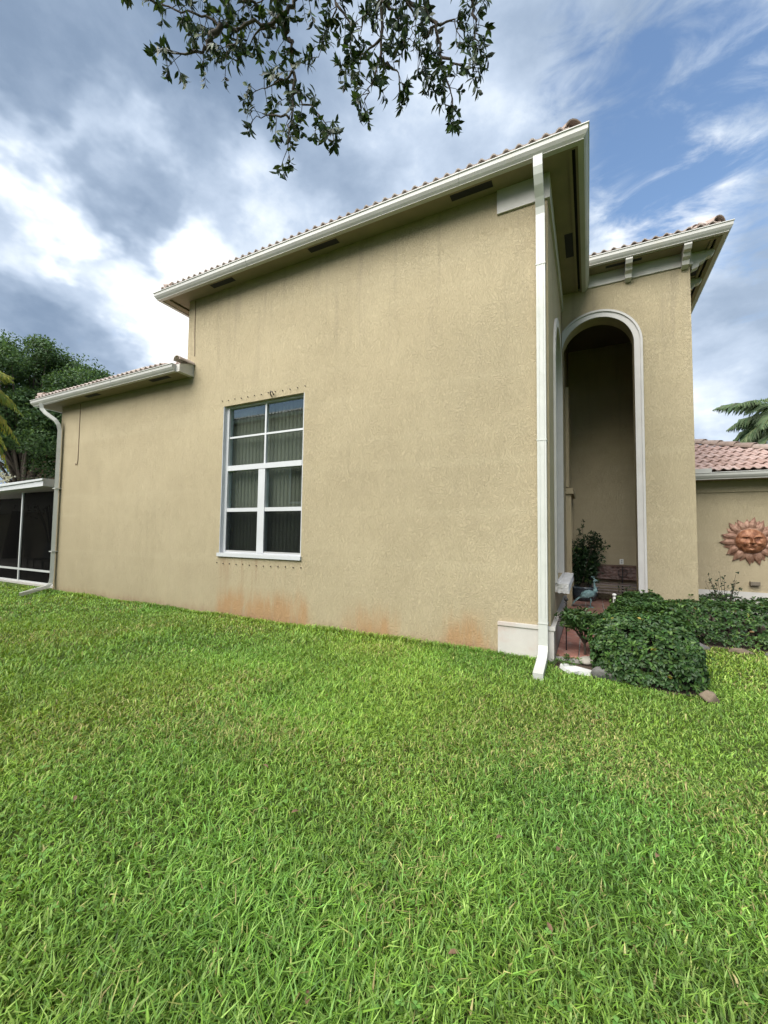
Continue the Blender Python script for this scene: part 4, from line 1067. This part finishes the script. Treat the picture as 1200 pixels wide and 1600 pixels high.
def peacock():
    bx, by, bz = .0, 9.25, .06
    pk = empty('peacock_statue', (bx, by, bz), 'blue green verdigris peacock statue on the porch floor', 'statue')
    def W(u, v, z): return Vector((bx+u, by+v, bz+z))
    bm = bmesh.new()
    # body and neck: from the tail root to the crown, facing right
    path = [(-.17, 0, .20), (-.12, 0, .235), (-.05, 0, .262), (.02, 0, .272), (.075, 0, .285), (.105, 0, .33), (.105, 0, .39), (.09, 0, .44), (.083, 0, .49), (.088, 0, .525), (.112, 0, .548), (.135, 0, .545), (.158, 0, .536)]
    rad = [(.03, .02), (.065, .055), (.085, .082), (.083, .085), (.062, .066), (.04, .042), (.029, .029), (.023, .023), (.021, .021), (.023, .024), (.024, .025), (.014, .014), (.002, .002)]
    tube(bm, [W(*p) for p in path], rad, 14)
    body = bm_obj('body', bm, 'verdigris', pk, True)
    bm = bmesh.new()
    for k in range(5):
        a = R(-50+k*20); t_ = W(.09+.045*math.sin(a)-.02, .0, .57)+Vector((0, 0, .05)); tube(bm, [W(.097, 0, .565), t_+Vector((.0, (k-2)*.004, 0))], [.0025, .0025], 5); bmesh.ops.create_icosphere(bm, subdivisions=1, radius=.007, matrix=Matrix.Translation(t_))
    bm_obj('crest', bm, 'verdigris', pk)
    for v in (-.03, .03):
        bm = bmesh.new(); tube(bm, [W(.0, v, .21), W(.03, v, .14), W(.015, v, .08), W(.02, v, .012)], [.026, .017, .010, .010], 8)
        for a in (-.5, 0, .5, 3.14): tube(bm, [W(.02, v, .01), W(.02+.05*math.cos(a), v+.05*math.sin(a), .006)], [.008, .004], 5)
        bm_obj('leg', bm, 'verdigris', pk, True)
    for v in (-1, 1):
        bm = bmesh.new(); tube(bm, [W(.05, v*.07, .27), W(-.02, v*.088, .255), (W(-.10, v*.075, .225)), W(-.18, v*.045, .19)], [(.012, .05), (.014, .062), (.012, .045), (.004, .01)], 8); bm_obj('wing', bm, 'verdigris', pk, True)
    for k in range(9):
        s_ = (k-4)/4; bm = bmesh.new()
        pts = [W(-.12, s_*.03, .225), W(-.20, s_*.06, .175), W(-.27, s_*.085, .105), W(-.33-.02*(1-abs(s_)), s_*.105, .02)]
        tube(bm, pts, [(.012, .012), (.018, .012), (.023, .010), (.010, .006)], 7); bm_obj('tail_feather', bm, 'verdigris', pk, True)
peacock()
def bench():
    b = empty('garden_bench', (.5, 10.4, .06), 'dark metal bench with ornate brown back panel against the porch wall', 'bench')
    x0, x1, ys, yb, z0 = .03, 1.22, 10.12, 10.58, .06
    for i in range(6):
        y = ys+i*.068; box_obj('seat_slat', x0+.03, x1-.03, y, y+.048, z0+.37, z0+.395, 'bench_wood' if i not in (2, 3) else 'bench_panel', b, bevel=.005)
    for i, z in enumerate((.20, .26, .32)): box_obj('front_slat', x0+.03, x1-.03, ys-.03, ys-.012, z0+z, z0+z+.03, 'bench_wood', b, bevel=.004)
    for x in (x0, x1, (x0+x1)/2+.04):
        bm = bmesh.new(); tube(bm, [(x, yb+.02, z0), (x, yb, z0+.4), (x, yb+.06, z0+.78)], .016, 7)
        bm_obj('back_post', bm, 'bench_iron', b, True)
    for x in (x0, x1):
        bm = bmesh.new(); tube(bm, [(x, ys, z0), (x, ys, z0+.37)], .018, 7); bm_obj('leg', bm, 'bench_iron', b, True)
        bm = bmesh.new(); tube(bm, [(x, ys, z0+.36), (x, ys+.0, z0+.58), (x, ys+.08, z0+.62), (x, yb, z0+.6)], .015, 7); bm_obj('armrest', bm, 'bench_iron', b, True)
        bm = bmesh.new(); tube(bm, [(x, ys, z0+.36), (x, yb, z0+.36)], .014, 7); bm_obj('side_rail', bm, 'bench_iron', b, True)
    # relief back panel
    bm = bmesh.new(); n, m = 60, 16; g = []
    for i in range(n+1):
        row = []
        for j in range(m+1):
            u, v = i/n, j/m; rel = .012*math.sin(u*40+3*math.sin(v*9))*math.cos(v*14+2*math.sin(u*23)); edge = .012 if j in (0, m) else 0
            row.append(bm.verts.new((x0+.02+(x1-x0-.04)*u, yb-.01+.05*v-rel-edge, z0+.47+.29*v)))
        g.append(row)
    for i in range(n):
        for j in range(m): bm.faces.new((g[i][j], g[i+1][j], g[i+1][j+1], g[i][j+1]))
    bm_obj('back_panel', bm, 'bench_panel', b, True)
    bm = bmesh.new(); rect_sweep(bm, [(x0, yb+.055, z0+.775), (x1, yb+.055, z0+.775)], .03, .025, (0, 1, 0)); bm_obj('top_rail', bm, 'bench_panel', b)
    bm = bmesh.new(); tube(bm, [((x0+x1)/2+.04+.09*math.cos(a/10*6.28), yb-.035, z0+.62+.09*math.sin(a/10*6.28)) for a in range(11)], .007, 5)
    tube(bm, [((x0+x1)/2+.04, yb-.03, z0+.40), ((x0+x1)/2+.04, yb-.03, z0+.76)], .012, 6); bm_obj('medallion', bm, 'bench_iron', b)
bench()

# ------------------------------------------------------------------ copper sun on the garage wall
def sun_plaque():
    cx, cz, yw = 2.83, 1.435, D3
    s = empty('sun_plaque', (cx, yw, cz), 'copper sun face wall plaque with leaf shaped rays on the garage wall', 'plaque')
    def ray_mesh(ln, wd, twist):
        bm = bmesh.new(); nu, nv = 12, 8; g = []
        for i in range(nu+1):
            u = i/nu; ww = wd*1.12*(math.sin(math.pi*min(1, (u*.72+.28)))**1.15)*(1 if u < 1 else 0)+.001; row = []
            for j in range(nv+1):
                v = j/nv*2-1; rib = .008*math.sin(v*10)*(1-u*.5)
                bend = twist*u*u*.5
                row.append(bm.verts.new((v*ww*.5+bend, -(.03+.045*(1-v*v)*math.sin(math.pi*min(1, u*1.1+.1))*.8)-rib, .20+u*ln)))
            g.append(row)
        for i in range(nu):
            for j in range(nv): bm.faces.new((g[i][j], g[i][j+1], g[i+1][j+1], g[i+1][j]))
        ret = bmesh.ops.extrude_face_region(bm, geom=list(bm.faces))
        for e in ret['geom']:
            if isinstance(e, bmesh.types.BMVert): e.co.y += .018
        bmesh.ops.recalc_face_normals(bm, faces=bm.faces)
        me = bpy.data.meshes.new('ray'); bm.to_mesh(me); bm.free(); me.materials.append(MATS['copper_ray'])
        for p in me.polygons: p.use_smooth = True
        return me
    big = [ray_mesh(.28, .13, .07), ray_mesh(.26, .125, -.06)]; small = ray_mesh(.235, .13, .05)
    for k in range(14):
        for me, off, dy in ((big[k % 2], 0, 0), (small, .5, .022)):
            o = bpy.data.objects.new('ray', me); COL.objects.link(o); o.parent = s
            o.matrix_local = Matrix.Translation((0, dy-.0, 0)) @ Matrix.Rotation(2*math.pi*(k+off)/14+.1, 4, 'Y')
    bm = bmesh.new(); bmesh.ops.create_cone(bm, cap_ends=True, segments=32, radius1=.27, radius2=.25, depth=.06, matrix=Matrix.Translation((0, -.03, 0)) @ Matrix.Rotation(R(90), 4, 'X'))
    o = bm_obj('backing', bm, 'copper_ray', None, True); o.parent = s
    # face: relief over a dome
    n = 72; r0 = .235; xs = np.linspace(-1, 1, n+1); X, Z = np.meshgrid(xs, xs, indexing='ij'); rr = np.sqrt(X**2+Z**2)
    # map square to disc
    k = np.maximum(np.abs(X), np.abs(Z))/np.maximum(rr, 1e-6); X, Z = X*k, Z*k; rr = np.sqrt(X**2+Z**2)
    def g(x, z, sx, sz): return np.exp(-((X-x)/sx)**2-((Z-z)/sz)**2)
    h = .10*np.sqrt(np.clip(1-rr**2*.97, 0, 1))
    h += .052*g(0, .02, .10, .30)*(Z < .45)+.03*g(0, -.13, .17, .10)+.018*g(-.11, -.15, .07, .07)+.018*g(.11, -.15, .07, .07)
    for sx in (-1, 1):
        brow = np.exp(-((Z-(.36-.35*(np.abs(X-sx*.38))**1.6))/.055)**2)*np.exp(-((X-sx*.38)/.25)**4); h += .03*brow
        h -= .030*g(sx*.38, .20, .2, .10); h += .022*g(sx*.38, .19, .13, .065); h -= .012*g(sx*.38, .19, .035, .035)
        h += .030*g(sx*.5, -.18, .22, .17)
    h += .022*np.exp(-((Z+.37-.25*X**2)/.045)**2)*np.exp(-(X/.27)**4)+.026*np.exp(-((Z+.50-.35*X**2)/.05)**2)*np.exp(-(X/.24)**4)-.02*np.exp(-((Z+.435-.3*X**2)/.022)**2)*np.exp(-(X/.27)**4)
    h += .03*g(0, -.72, .24, .13)
    h = .10*np.sqrt(np.clip(1-rr**2*.97, 0, 1))+1.3*(h-.10*np.sqrt(np.clip(1-rr**2*.97, 0, 1)))
    V = np.stack([X*r0, -.055-h, Z*r0], -1).reshape(-1, 3); idx = np.arange((n+1)**2).reshape(n+1, n+1)
    F = np.stack([idx[:-1, :-1], idx[1:, :-1], idx[1:, 1:], idx[:-1, 1:]], -1).reshape(-1, 4)
    o = bpy.data.objects.new('face', np_mesh('face', V, F)); o.data.materials.append(MATS['copper']); COL.objects.link(o); o.parent = s
sun_plaque()

# ------------------------------------------------------------------ trees and palms behind
def tree(name, base, trunk_h, crown_c, crown_r, nclump, per, L, label, cols, lean=(0, 0), seed=1, mat='leaf_soft', group=None, flat=.75):
    """tapered trunk, limbs to clump centres, clumps of leaf faces through the crown"""
    r_ = random.Random(seed); g = np.random.default_rng(seed)
    t = empty(name, base, label, 'tree', group); b = Vector(base); bm = bmesh.new()
    top = b+Vector((lean[0], lean[1], trunk_h)); tube(bm, [b, b.lerp(top, .5)+Vector((r_.uniform(-.2, .2), r_.uniform(-.2, .2), 0)), top], [.28, .2, .14], 9)
    bm_obj('trunk', bm, 'bark', t, True)
    cc = np.array(crown_c); cr = np.array(crown_r); C = []
    while len(C) < nclump:
        p = g.normal(size=3); p = p/np.linalg.norm(p)*g.random()**.38
        if p[2] < -.75: continue
        C.append(cc+p*cr)
    bm = bmesh.new()
    for c in C:
        q = Vector(c); m = top.lerp(q, .5)+Vector((r_.uniform(-.3, .3), r_.uniform(-.3, .3), r_.uniform(-.1, .4)))
        tube(bm, [top-Vector((0, 0, r_.uniform(0, trunk_h*.35))), m, q], [.09, .05, .012], 5)
    bm_obj('limbs', bm, 'bark', t, True)
    P, N = [], []
    for c in C:
        rad = g.uniform(.55, 1.1)*min(cr)*.30; n = int(per*g.uniform(.6, 1.4)); d = g.normal(size=(n, 3)); d /= np.linalg.norm(d, axis=1)[:, None]
        k = g.random((n, 1))**.5; off = d*k*rad*np.array([1.15, 1.15, flat]); off[:, 2] -= .25*np.hypot(off[:, 0], off[:, 1])*.3
        P.append(c+off); N.append(d+np.array([0, 0, .9]))
    P = np.concatenate(P); N = np.concatenate(N); n = len(P)
    cl = np.array(cols)[g.integers(0, len(cols), n)]*(1+g.normal(size=(n, 1))*.2); cl = np.clip(cl, .005, .5)
    V, F, Cc = leaves(P, g.normal(size=(n, 3))+np.array([0, 0, -.2]), unit(N)+g.normal(size=(n, 3))*.45, L*g.uniform(.6, 1.3, n), L*.55*g.uniform(.7, 1.2, n), cl)
    foliage_obj('crown', [(V, F, Cc)], mat, t, kind='stuff'); return t
TG = [(.058, .112, .043), (.075, .14, .052), (.10, .175, .064), (.046, .092, .036)]
TB = 'trees behind the screen room'
tree('broadleaf_tree', (-25.0, 9.5, 0), 4.2, (-25.2, 9.8, 7.2), (3.9, 3.2, 3.9), 100, 900, .14, 'tall dense green tree at the far left behind the screen room', TG, (.2, .3), 11, group=TB)
tree('broadleaf_tree', (-22.6, 11.8, 0), 4.0, (-22.8, 11.8, 6.3), (3.1, 2.6, 3.5), 90, 900, .135, 'green tree whose crown tapers down to the tiled lower roof', TG, (-.2, 0), 12, group=TB)
tree('broadleaf_tree', (-28, 14, 0), 3.6, (-28, 14.4, 5.2), (4.2, 3.4, 3.6), 56, 380, .24, 'darker tree filling the gap farthest back above the screen room', [(.03, .06, .02), (.04, .075, .024)], (0, 0), 13, group=TB)
def flower_shrub():
    b = (-19.6, 8.9, 0); t = empty('flowering_shrub', b, 'tall shrub with white blossoms above the screen room roof', 'shrub'); bm = bmesh.new(); P = []
    for i in range(16):
        q = Vector((b[0]+random.gauss(0, .7), b[1]+random.gauss(0, .5), random.uniform(2.2, 3.7))); tube(bm, [b, (b[0]+(q.x-b[0])*.4, b[1]+(q.y-b[1])*.4, q.z*.55), q], [.035, .02, .006], 5)
        P.append(np.array(q)+rng.normal(size=(60, 3))*np.array([.35, .35, .4]))
    bm_obj('stems', bm, 'twig', t); P = np.concatenate(P); n = len(P)
    foliage_obj('foliage', [leaves(P, rng.normal(size=(n, 3)), rng.normal(size=(n, 3))+np.array([0, 0, 1]), .14, .06, pal(n, [(.05, .07, .03), (.09, .065, .045), (.04, .06, .03)]))], 'leaf_soft', t, kind='stuff')
    for (u, v) in ((3, 742), (14, 745), (8, 752), (27, 1)):
        if v == 1: continue
        c = np.array(at(u, v, 15.4)); k = 22; bm = None
        foliage_obj('blossom', [leaves(c+rng.normal(size=(k, 3))*.06, sph(k), sph(k), .10, .08, np.tile([.72, .70, .62], (k, 1)))], 'leaf_soft', t)
flower_shrub()
def frond(L_, droop, nleaf, leaf_len, col, up=.5, g=rng):
    """palm frond along +x from the origin; returns rachis points and leaf arrays"""
    u = np.linspace(0, 1, 14); x = L_*u*(1-.12*droop*u); z = L_*(up*u-droop*u**2.1)
    pts = np.stack([x, 0*u, z], 1)
    t_ = np.linspace(.12, 1, nleaf); px = np.interp(t_, u, x); pz = np.interp(t_, u, z); base = np.stack([px, 0*px, pz], 1)
    tang = unit(np.stack([np.gradient(px), 0*px, np.gradient(pz)], 1)); P, Dr, Nn, Ls = [], [], [], []
    for s in (-1, 1):
        side = np.zeros_like(base); side[:, 1] = s
        d = unit(tang*.55+side*(.85-.4*t_[:, None])+np.array([0, 0, -.25-.2*droop])+g.normal(size=base.shape)*.1)
        P.append(base); Dr.append(d); Nn.append(np.tile([0, 0, 1.], (nleaf, 1))+side*-.4); Ls.append(leaf_len*np.sin(np.pi*np.clip(t_*.8+.15, 0, 1))*g.uniform(.85, 1.1, nleaf))
    P = np.concatenate(P); n = len(P)
    return pts, leaves(P, np.concatenate(Dr), np.concatenate(Nn), np.concatenate(Ls), .03, pal(n, col, .15), .05, .45, True)
def palm(base, h, nf, FL, label, cols, leaf_len=.75, aim=None, nleaf=60):
    t = empty('palm_tree', base, label, 'palm', 'palms behind the house'); b = Vector(base); bm = bmesh.new()
    tube(bm, [b+Vector((0, 0, h*i/8)) for i in range(9)], [.17-.008*i+.01*(i % 2) for i in range(9)], 10); bm_obj('trunk', bm, 'bark', t, True)
    for i in range(nf):
        a = i*2.399963+(.3 if aim is None else aim); ring = i/nf; up = .95-1.25*ring; dr = .55+.35*ring
        pts, (V, F, C) = frond(FL*random.uniform(.85, 1.1), dr, nleaf, leaf_len, cols, up)
        ca, sa = math.cos(a), math.sin(a); Rm = np.array([[ca, -sa, 0], [sa, ca, 0], [0, 0, 1]]); o = np.array([b.x, b.y, b.z+h])
        bm = bmesh.new(); tube(bm, [tuple(Rm@p+o) for p in pts], [.024*(1-.85*k/13) for k in range(14)], 5)
        fr = bm_obj('frond', bm, 'twig' if False else 'frond_rib', t)
        foliage_obj('leaflets', [(V@Rm.T+o, F, C)], 'leaf_soft', fr, kind='stuff')
m_simple('frond_rib', (.13, .15, .05), .6, .15, 6)
palm((6.75, 19.5, 0), 5.8, 30, 2.5, 'green feather palm rising behind the garage roof', [(.075, .12, .055), (.10, .15, .07), (.14, .19, .095)])
palm((-20.75, 5.45, 0), 6.8, 34, 2.6, 'yellow green palm with drooping fronds at the left edge', [(.34, .36, .05), (.42, .40, .07), (.22, .30, .05)], .7)

# ------------------------------------------------------------------ oak whose limb hangs into the top of the picture
def oak():
    tb = (1.9, -2.6, 0); t = empty('oak_tree', tb, 'leafy tree limb hanging into the top of the picture', 'tree')
    bm = bmesh.new(); fork = Vector((1.55, -1.9, 4.3)); tube(bm, [tb, (1.85, -2.45, 1.6), (1.7, -2.1, 3.2), fork], [.26, .21, .17, .13], 12); bm_obj('trunk', bm, 'bark', t, True)
    DP = 3.05
    hub = at(600, -260, 2.7)
    bm = bmesh.new(); tube(bm, [fork, fork.lerp(hub, .5)+Vector((0, 0, .35)), hub], [.11, .085, .06], 9); bm_obj('limb', bm, 'bark', t, True)
    paths = [
        [(560, -140, 2.9), (520, -60, 2.95), (459, 0, 3.0), (444, 21, 3.0), (418, 39, 3.05), (377, 44, 3.05), (346, 39, 3.1), (315, 26, 3.1), (273, 15, 3.15), (237, 0, 3.2), (205, -6, 3.2)],
        [(346, 39, 3.1), (330, 60, 3.05), (320, 72, 3.05), (289, 85, 3.0), (250, 80, 3.0)],
        [(441, 31, 3.0), (452, 62, 3.05), (457, 103, 3.05), (459, 145, 3.1), (449, 196, 3.1), (452, 243, 3.1)],
        [(459, 135, 3.1), (470, 155, 3.05), (500, 181, 3.0), (521, 207, 3.0)],
        [(457, 110, 3.05), (430, 130, 3.1), (400, 142, 3.15)], [(452, 185, 3.1), (425, 180, 3.15), (395, 188, 3.2)],
        [(600, -140, 2.9), (594, 0, 3.05), (596, 78, 3.1), (583, 129, 3.1), (570, 168, 3.1)],
        [(595, 60, 3.05), (565, 85, 3.1), (540, 108, 3.1)], [(596, 90, 3.1), (620, 110, 3.05), (628, 130, 3.05)],
        [(620, -140, 2.9), (635, 0, 3.1), (682, 36, 3.1), (687, 78, 3.1), (707, 155, 3.1), (702, 185, 3.1)],
        [(682, 40, 3.1), (655, 70, 3.15), (668, 130, 3.15)], [(690, 90, 3.1), (725, 105, 3.05), (745, 112, 3.05)],
        [(660, -140, 3.0), (738, 0, 3.1), (744, 41, 3.1), (748, 70, 3.1)],
        [(520, -60, 2.95), (525, 10, 3.0), (510, 60, 3.05), (490, 90, 3.05)], [(525, 5, 3.0), (550, 40, 3.0), (548, 75, 3.05)],
        [(418, 39, 3.05), (395, 60, 3.1), (380, 80, 3.1)], [(377, 44, 3.05), (365, 70, 3.05), (352, 90, 3.05)], [(635, 0, 3.1), (650, 30, 3.05), (640, 60, 3.05)],
        [(400, 5, 3.1), (360, -5, 3.1), (320, -8, 3.1), (280, -20, 3.1)], [(459, 0, 3.0), (430, -10, 3.05), (400, 5, 3.1), (375, 15, 3.1)],
        [(594, 0, 3.05), (620, 20, 3.0), (628, 60, 3.0)], [(594, 0, 3.05), (570, 25, 3.1), (560, 55, 3.1)], [(682, 36, 3.1), (710, 30, 3.1), (722, 60, 3.1)]]
    shoots = []
    for pi, pth in enumerate(paths):
        P = [at(*p) for p in pth]
        if pth[0][1] <= -140: P = [hub]+P
        Q = []
        for a, b in zip(P, P[1:]):
            for k in range(4): Q.append(a.lerp(b, k/4)+Vector((random.gauss(0, .012), random.gauss(0, .012), random.gauss(0, .012))) if (Q and k) else a.copy())
        Q.append(P[-1]); n = len(Q); big = .022 if len(P) > 4 else .010
        bm = bmesh.new(); tube(bm, Q, [max(.0028, big*(1-.88*i/(n-1))) for i in range(n)], 6); bm_obj('branch', bm, 'twig', t, True)
        L_ = 0; step = .03
        for a, b in zip(Q[2:], Q[3:]):
            for k in range(max(1, int((b-a).length/step))):
                p = a.lerp(b, random.random()); d = (b-a).normalized()
                o = Vector((random.gauss(0, 1), random.gauss(0, 1), random.gauss(-.25, 1))).normalized()
                shoots.append((p, (d*.5+o*.9).normalized(), random.uniform(.05, .19)))
        shoots.append((Q[-1], (Q[-1]-Q[-2]).normalized(), .03))
        shoots.append((Q[-1], ((Q[-1]-Q[-2]).normalized()+Vector((random.gauss(0, .5), random.gauss(0, .5), 0))).normalized(), .08))
    bm = bmesh.new(); LP, LD, LN = [], [], []
    for p, d, l in shoots:
        e = p+d*l+Vector((0, 0, -.02)); tube(bm, [p, p.lerp(e, .5)+Vector((0, 0, .008)), e], [.003, .0024, .0016], 4)
        k = random.randint(7, 12)
        for i in range(k):
            o = Vector((random.gauss(0, 1), random.gauss(0, 1), random.gauss(0, 1))); o = (o-d*o.dot(d)).normalized()
            tt = random.uniform(.55, 1.) if i else 1.
            LP.append(p.lerp(e, tt)); LD.append((d*random.uniform(.2, .9)+o+Vector((0, 0, -.25))).normalized()); LN.append(d+Vector((random.gauss(0, .4), random.gauss(0, .4), .5)))
    tag(bm_obj('twigs', bm, 'twig', t), kind='stuff')
    LP, LD, LN = (np.array([tuple(v) for v in A]) for A in (LP, LD, LN)); n = len(LP)
    # the 300 that show largest are leaves of their own, the rest one mass
    inside = np.array([abs(0)]); rel = LP-CAM; dep = rel@fwd; u = 600+FPX*(rel@rgt)/dep; v = 800-FPX*(rel@upv)/dep
    ok = np.where((v > 0) & (v < 300))[0]; own = ok[np.argsort(dep[ok])[:300]] if len(ok) > 300 else ok
    rest = np.setdiff1d(np.arange(n), own)
    cols = [(.024, .046, .016), (.034, .06, .02), (.055, .095, .026), (.02, .038, .014)]
    foliage_obj('foliage', [oval_leaves(LP[rest], LD[rest], LN[rest], rng.uniform(.042, .082, len(rest)), rng.uniform(.018, .030, len(rest)), pal(len(rest), cols, .3), .14, .25)], 'leaf_gloss', t, kind='stuff')
    mes = []
    for k in range(12):
        V, F, C = oval_leaves(np.zeros((1, 3)), np.array([[1., 0, 0]]), np.array([[0., 0, 1]]), rng.uniform(.05, .088), rng.uniform(.021, .032), pal(1, cols, .3), .14, .25)
        me = np_mesh('leaf', V, F, C); me.materials.append(MATS['leaf_gloss']); mes.append(me)
    tinv = -Vector(tb)
    for i in own:
        ex = Vector(LD[i]).normalized(); ez = Vector(LN[i]); ey = ez.cross(ex).normalized(); ez = ex.cross(ey)
        o = bpy.data.objects.new('leaf', mes[i % 12]); COL.objects.link(o); o.parent = t
        m = Matrix.Identity(4)
        for r in range(3): m[r][0], m[r][1], m[r][2], m[r][3] = ex[r], ey[r], ez[r], LP[i][r]+tinv[r]
        o.matrix_local = m
oak()

# ------------------------------------------------------------------ grass
def inside_poly(x, y, poly):
    r = np.zeros(len(x), bool); n = len(poly)
    for i in range(n):
        (x1, y1), (x2, y2) = poly[i], poly[(i+1) % n]
        c = ((y1 > y) != (y2 > y)) & (x < (x2-x1)*(y-y1)/((y2-y1) if y2 != y1 else 1e-9)+x1); r ^= c
    return r
def grass():
    g = np.random.default_rng(21); n1, n2, n3 = VNoise(31), VNoise(32), VNoise(33)
    X, Y, S, K = [], [], [], []
    mid = math.pi/2+YAW                           # heading of the view
    for r0, r1, dens, wide, k in ((.7, 2.2, 15000, R(68), .95), (2.2, 3.6, 11000, R(66), 1.), (3.6, 5.5, 6400, R(62), 1.12), (5.5, 9., 2500, R(60), 1.5), (9., 17., 900, R(58), 2.1), (.0, .7, 7000, math.pi, 1.), (.7, 2.6, 5600, -1, 1.15), (2.6, 5., 2300, -1, 1.5), (5., 9., 500, -1, 2.3)):
        back = wide < 0; wide = math.pi-R(62) if back else wide           # back: the rest of the circle, for other viewpoints
        n = int(dens*wide*(r1*r1-r0*r0)); r = np.sqrt(g.random(n)*(r1*r1-r0*r0)+r0*r0); a = mid+(math.pi if back else 0)+(g.random(n)*2-1)*wide
        X.append(r*np.cos(a)); Y.append(r*np.sin(a)); K.append(np.full(n, k))
    # extra fringe along the wall
    n = 5200; X.append(g.uniform(XL, XC, n)); Y.append(D-.005-np.abs(g.normal(size=n))*.05); K.append(np.full(n, 1.15))
    x, y, k = (np.concatenate(A) for A in (X, Y, K))
    keep = ~((y > D-.012) & (x < XC+.05)) & ~inside_poly(x, y, bed_poly) & ~((x > 1.) & (y > 7.)) & ~((y > 5.48) & (x < XL))
    keep &= ~((np.abs(x+.485) < .05) & (y > 4.52) & (y < 5.2)) & ~((x > -.32) & (x < .04) & (y > 4.9))
    thin = n1(x*1.1+4, y*1.1+9); keep &= g.random(len(x)) < .62+.6*thin
    x, y, k = x[keep], y[keep], k[keep]; n = len(x)
    tall = .62+.75*n2(x*.9+3, y*.9+1)+.3*(n3(x*4, y*4)-.5)
    r = np.hypot(x, y)
    h = g.uniform(.024, .063, n)*tall*(1+.2*(k-1)); h[(np.abs(y-D) < .14) & (x < XC)] *= 1.45
    near = np.clip((2.6-r)/1.4, 0, 1); h *= 1+.6*near
    az = g.random(n)*2*math.pi; lean = h*g.uniform(.15, 1.25, n)+.008
    wd = g.uniform(.002, .0043, n)*k**1.15
    d = np.stack([np.cos(az), np.sin(az), 0*az], 1); tw = az+math.pi/2+g.normal(size=n)*.5; s = np.stack([np.cos(tw), np.sin(tw), 0*az], 1)
    b = np.stack([x, y, 0*x-.004], 1); zz = np.zeros((n, 3)); zz[:, 2] = 1
    m = b+zz*h[:, None]*.68+d*lean[:, None]*.33; tip = b+zz*(h*g.uniform(.75, 1.05, n))[:, None]+d*lean[:, None]
    w1 = wd[:, None]*s
    V = np.stack([b-w1*.75, b+w1*.75, m-w1+zz*.0, m+w1, tip], 1).reshape(-1, 3)
    F = (np.array([[0, 1, 3], [0, 3, 2], [2, 3, 4]])[None]+5*np.arange(n)[:, None, None]).reshape(-1, 3)
    base = np.array([(.175, .31, .038), (.22, .375, .05), (.31, .455, .10), (.12, .23, .033), (.195, .37, .066)])[g.integers(0, 5, n)]
    pn = n3(x*.55+7, y*.55+2); pm = n1(x*2.3+1, y*2.3+7); base = base*(.70+.30*pn+.34*pm)[:, None]
    yel = n1(x*.8+20, y*.8+11)[:, None]; base = base*(1+np.array([.30, .10, 0.])*(yel-.45)*1.6)
    strawp = np.clip((n2(x*1.3+15, y*1.3+6)-.60)*.8, 0, .28)+.03; st = g.random(n) < strawp
    base[st] = np.array([(.44, .42, .16), (.38, .40, .12), (.34, .29, .12)])[g.integers(0, 3, st.sum())]
    base *= (1+g.normal(size=(n, 1))*.22); C = np.repeat(np.clip(base, .01, .8), 5, 0)
    C = C.reshape(n, 5, 3); C[:, :2] = C[:, :2]*.6+np.array([.07, .075, .03])*.4; C[:, 4] = C[:, 4]*1.12; C = C.reshape(-1, 3)  # roots darkened, tips lightened: shade in the gaps put into the blade colour
    parts = [(V, F, C)]
    # clover-like broad weeds
    nc = 900; rr = np.sqrt(g.random(nc)*(4.2**2-.9**2)+.9**2); a = mid+(g.random(nc)*2-1)*R(60); cx, cy_ = rr*np.cos(a), rr*np.sin(a)
    ok = (cy_ < 4.5) & (n2(cx*1.5+9, cy_*1.5) > .5); cx, cy_ = cx[ok], cy_[ok]; nc = len(cx)
    P = np.repeat(np.stack([cx, cy_, g.uniform(.03, .06, nc)], 1), 3, 0); an = np.repeat(g.random(nc)*6.28, 3)+np.tile([0, 2.09, 4.19], nc)
    parts.append(leaves(P, np.stack([np.cos(an), np.sin(an), 0*an+.25], 1), np.tile([0, 0, 1.], (3*nc, 1)), g.uniform(.012, .022, 3*nc), g.uniform(.012, .02, 3*nc), pal(3*nc, [(.13, .27, .05), (.17, .32, .07)], .12), .05, .3))
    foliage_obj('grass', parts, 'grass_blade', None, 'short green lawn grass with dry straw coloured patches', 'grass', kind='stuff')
    print('blades', n)
grass()
def litter():
    for i, (u, v) in enumerate(((855, 1440), (480, 1545), (118, 1243), (410, 1195), (700, 1490), (775, 1310), (455, 1270), (1025, 1340), (330, 1490), (870, 1330))):
        d = ray(u, v); t_ = (.05-EYE)/d[2]; c = CAM+d*t_
        V, F, C = oval_leaves(np.zeros((1, 3)), np.array([[1., .7*i-2., .05]]), np.array([[.2, .1, 1.]]), .048, .019, np.array([[.2, .1, .05]]), .2, .5)
        me = np_mesh('fallen_leaf', V, F); me.materials.append(MATS['leaf_litter']); o = bpy.data.objects.new('fallen_leaf', me); COL.objects.link(o); o.location = c
        tag(o, 'dry brown fallen leaf lying in the grass', 'leaf', 'fallen leaves on the lawn')
litter()
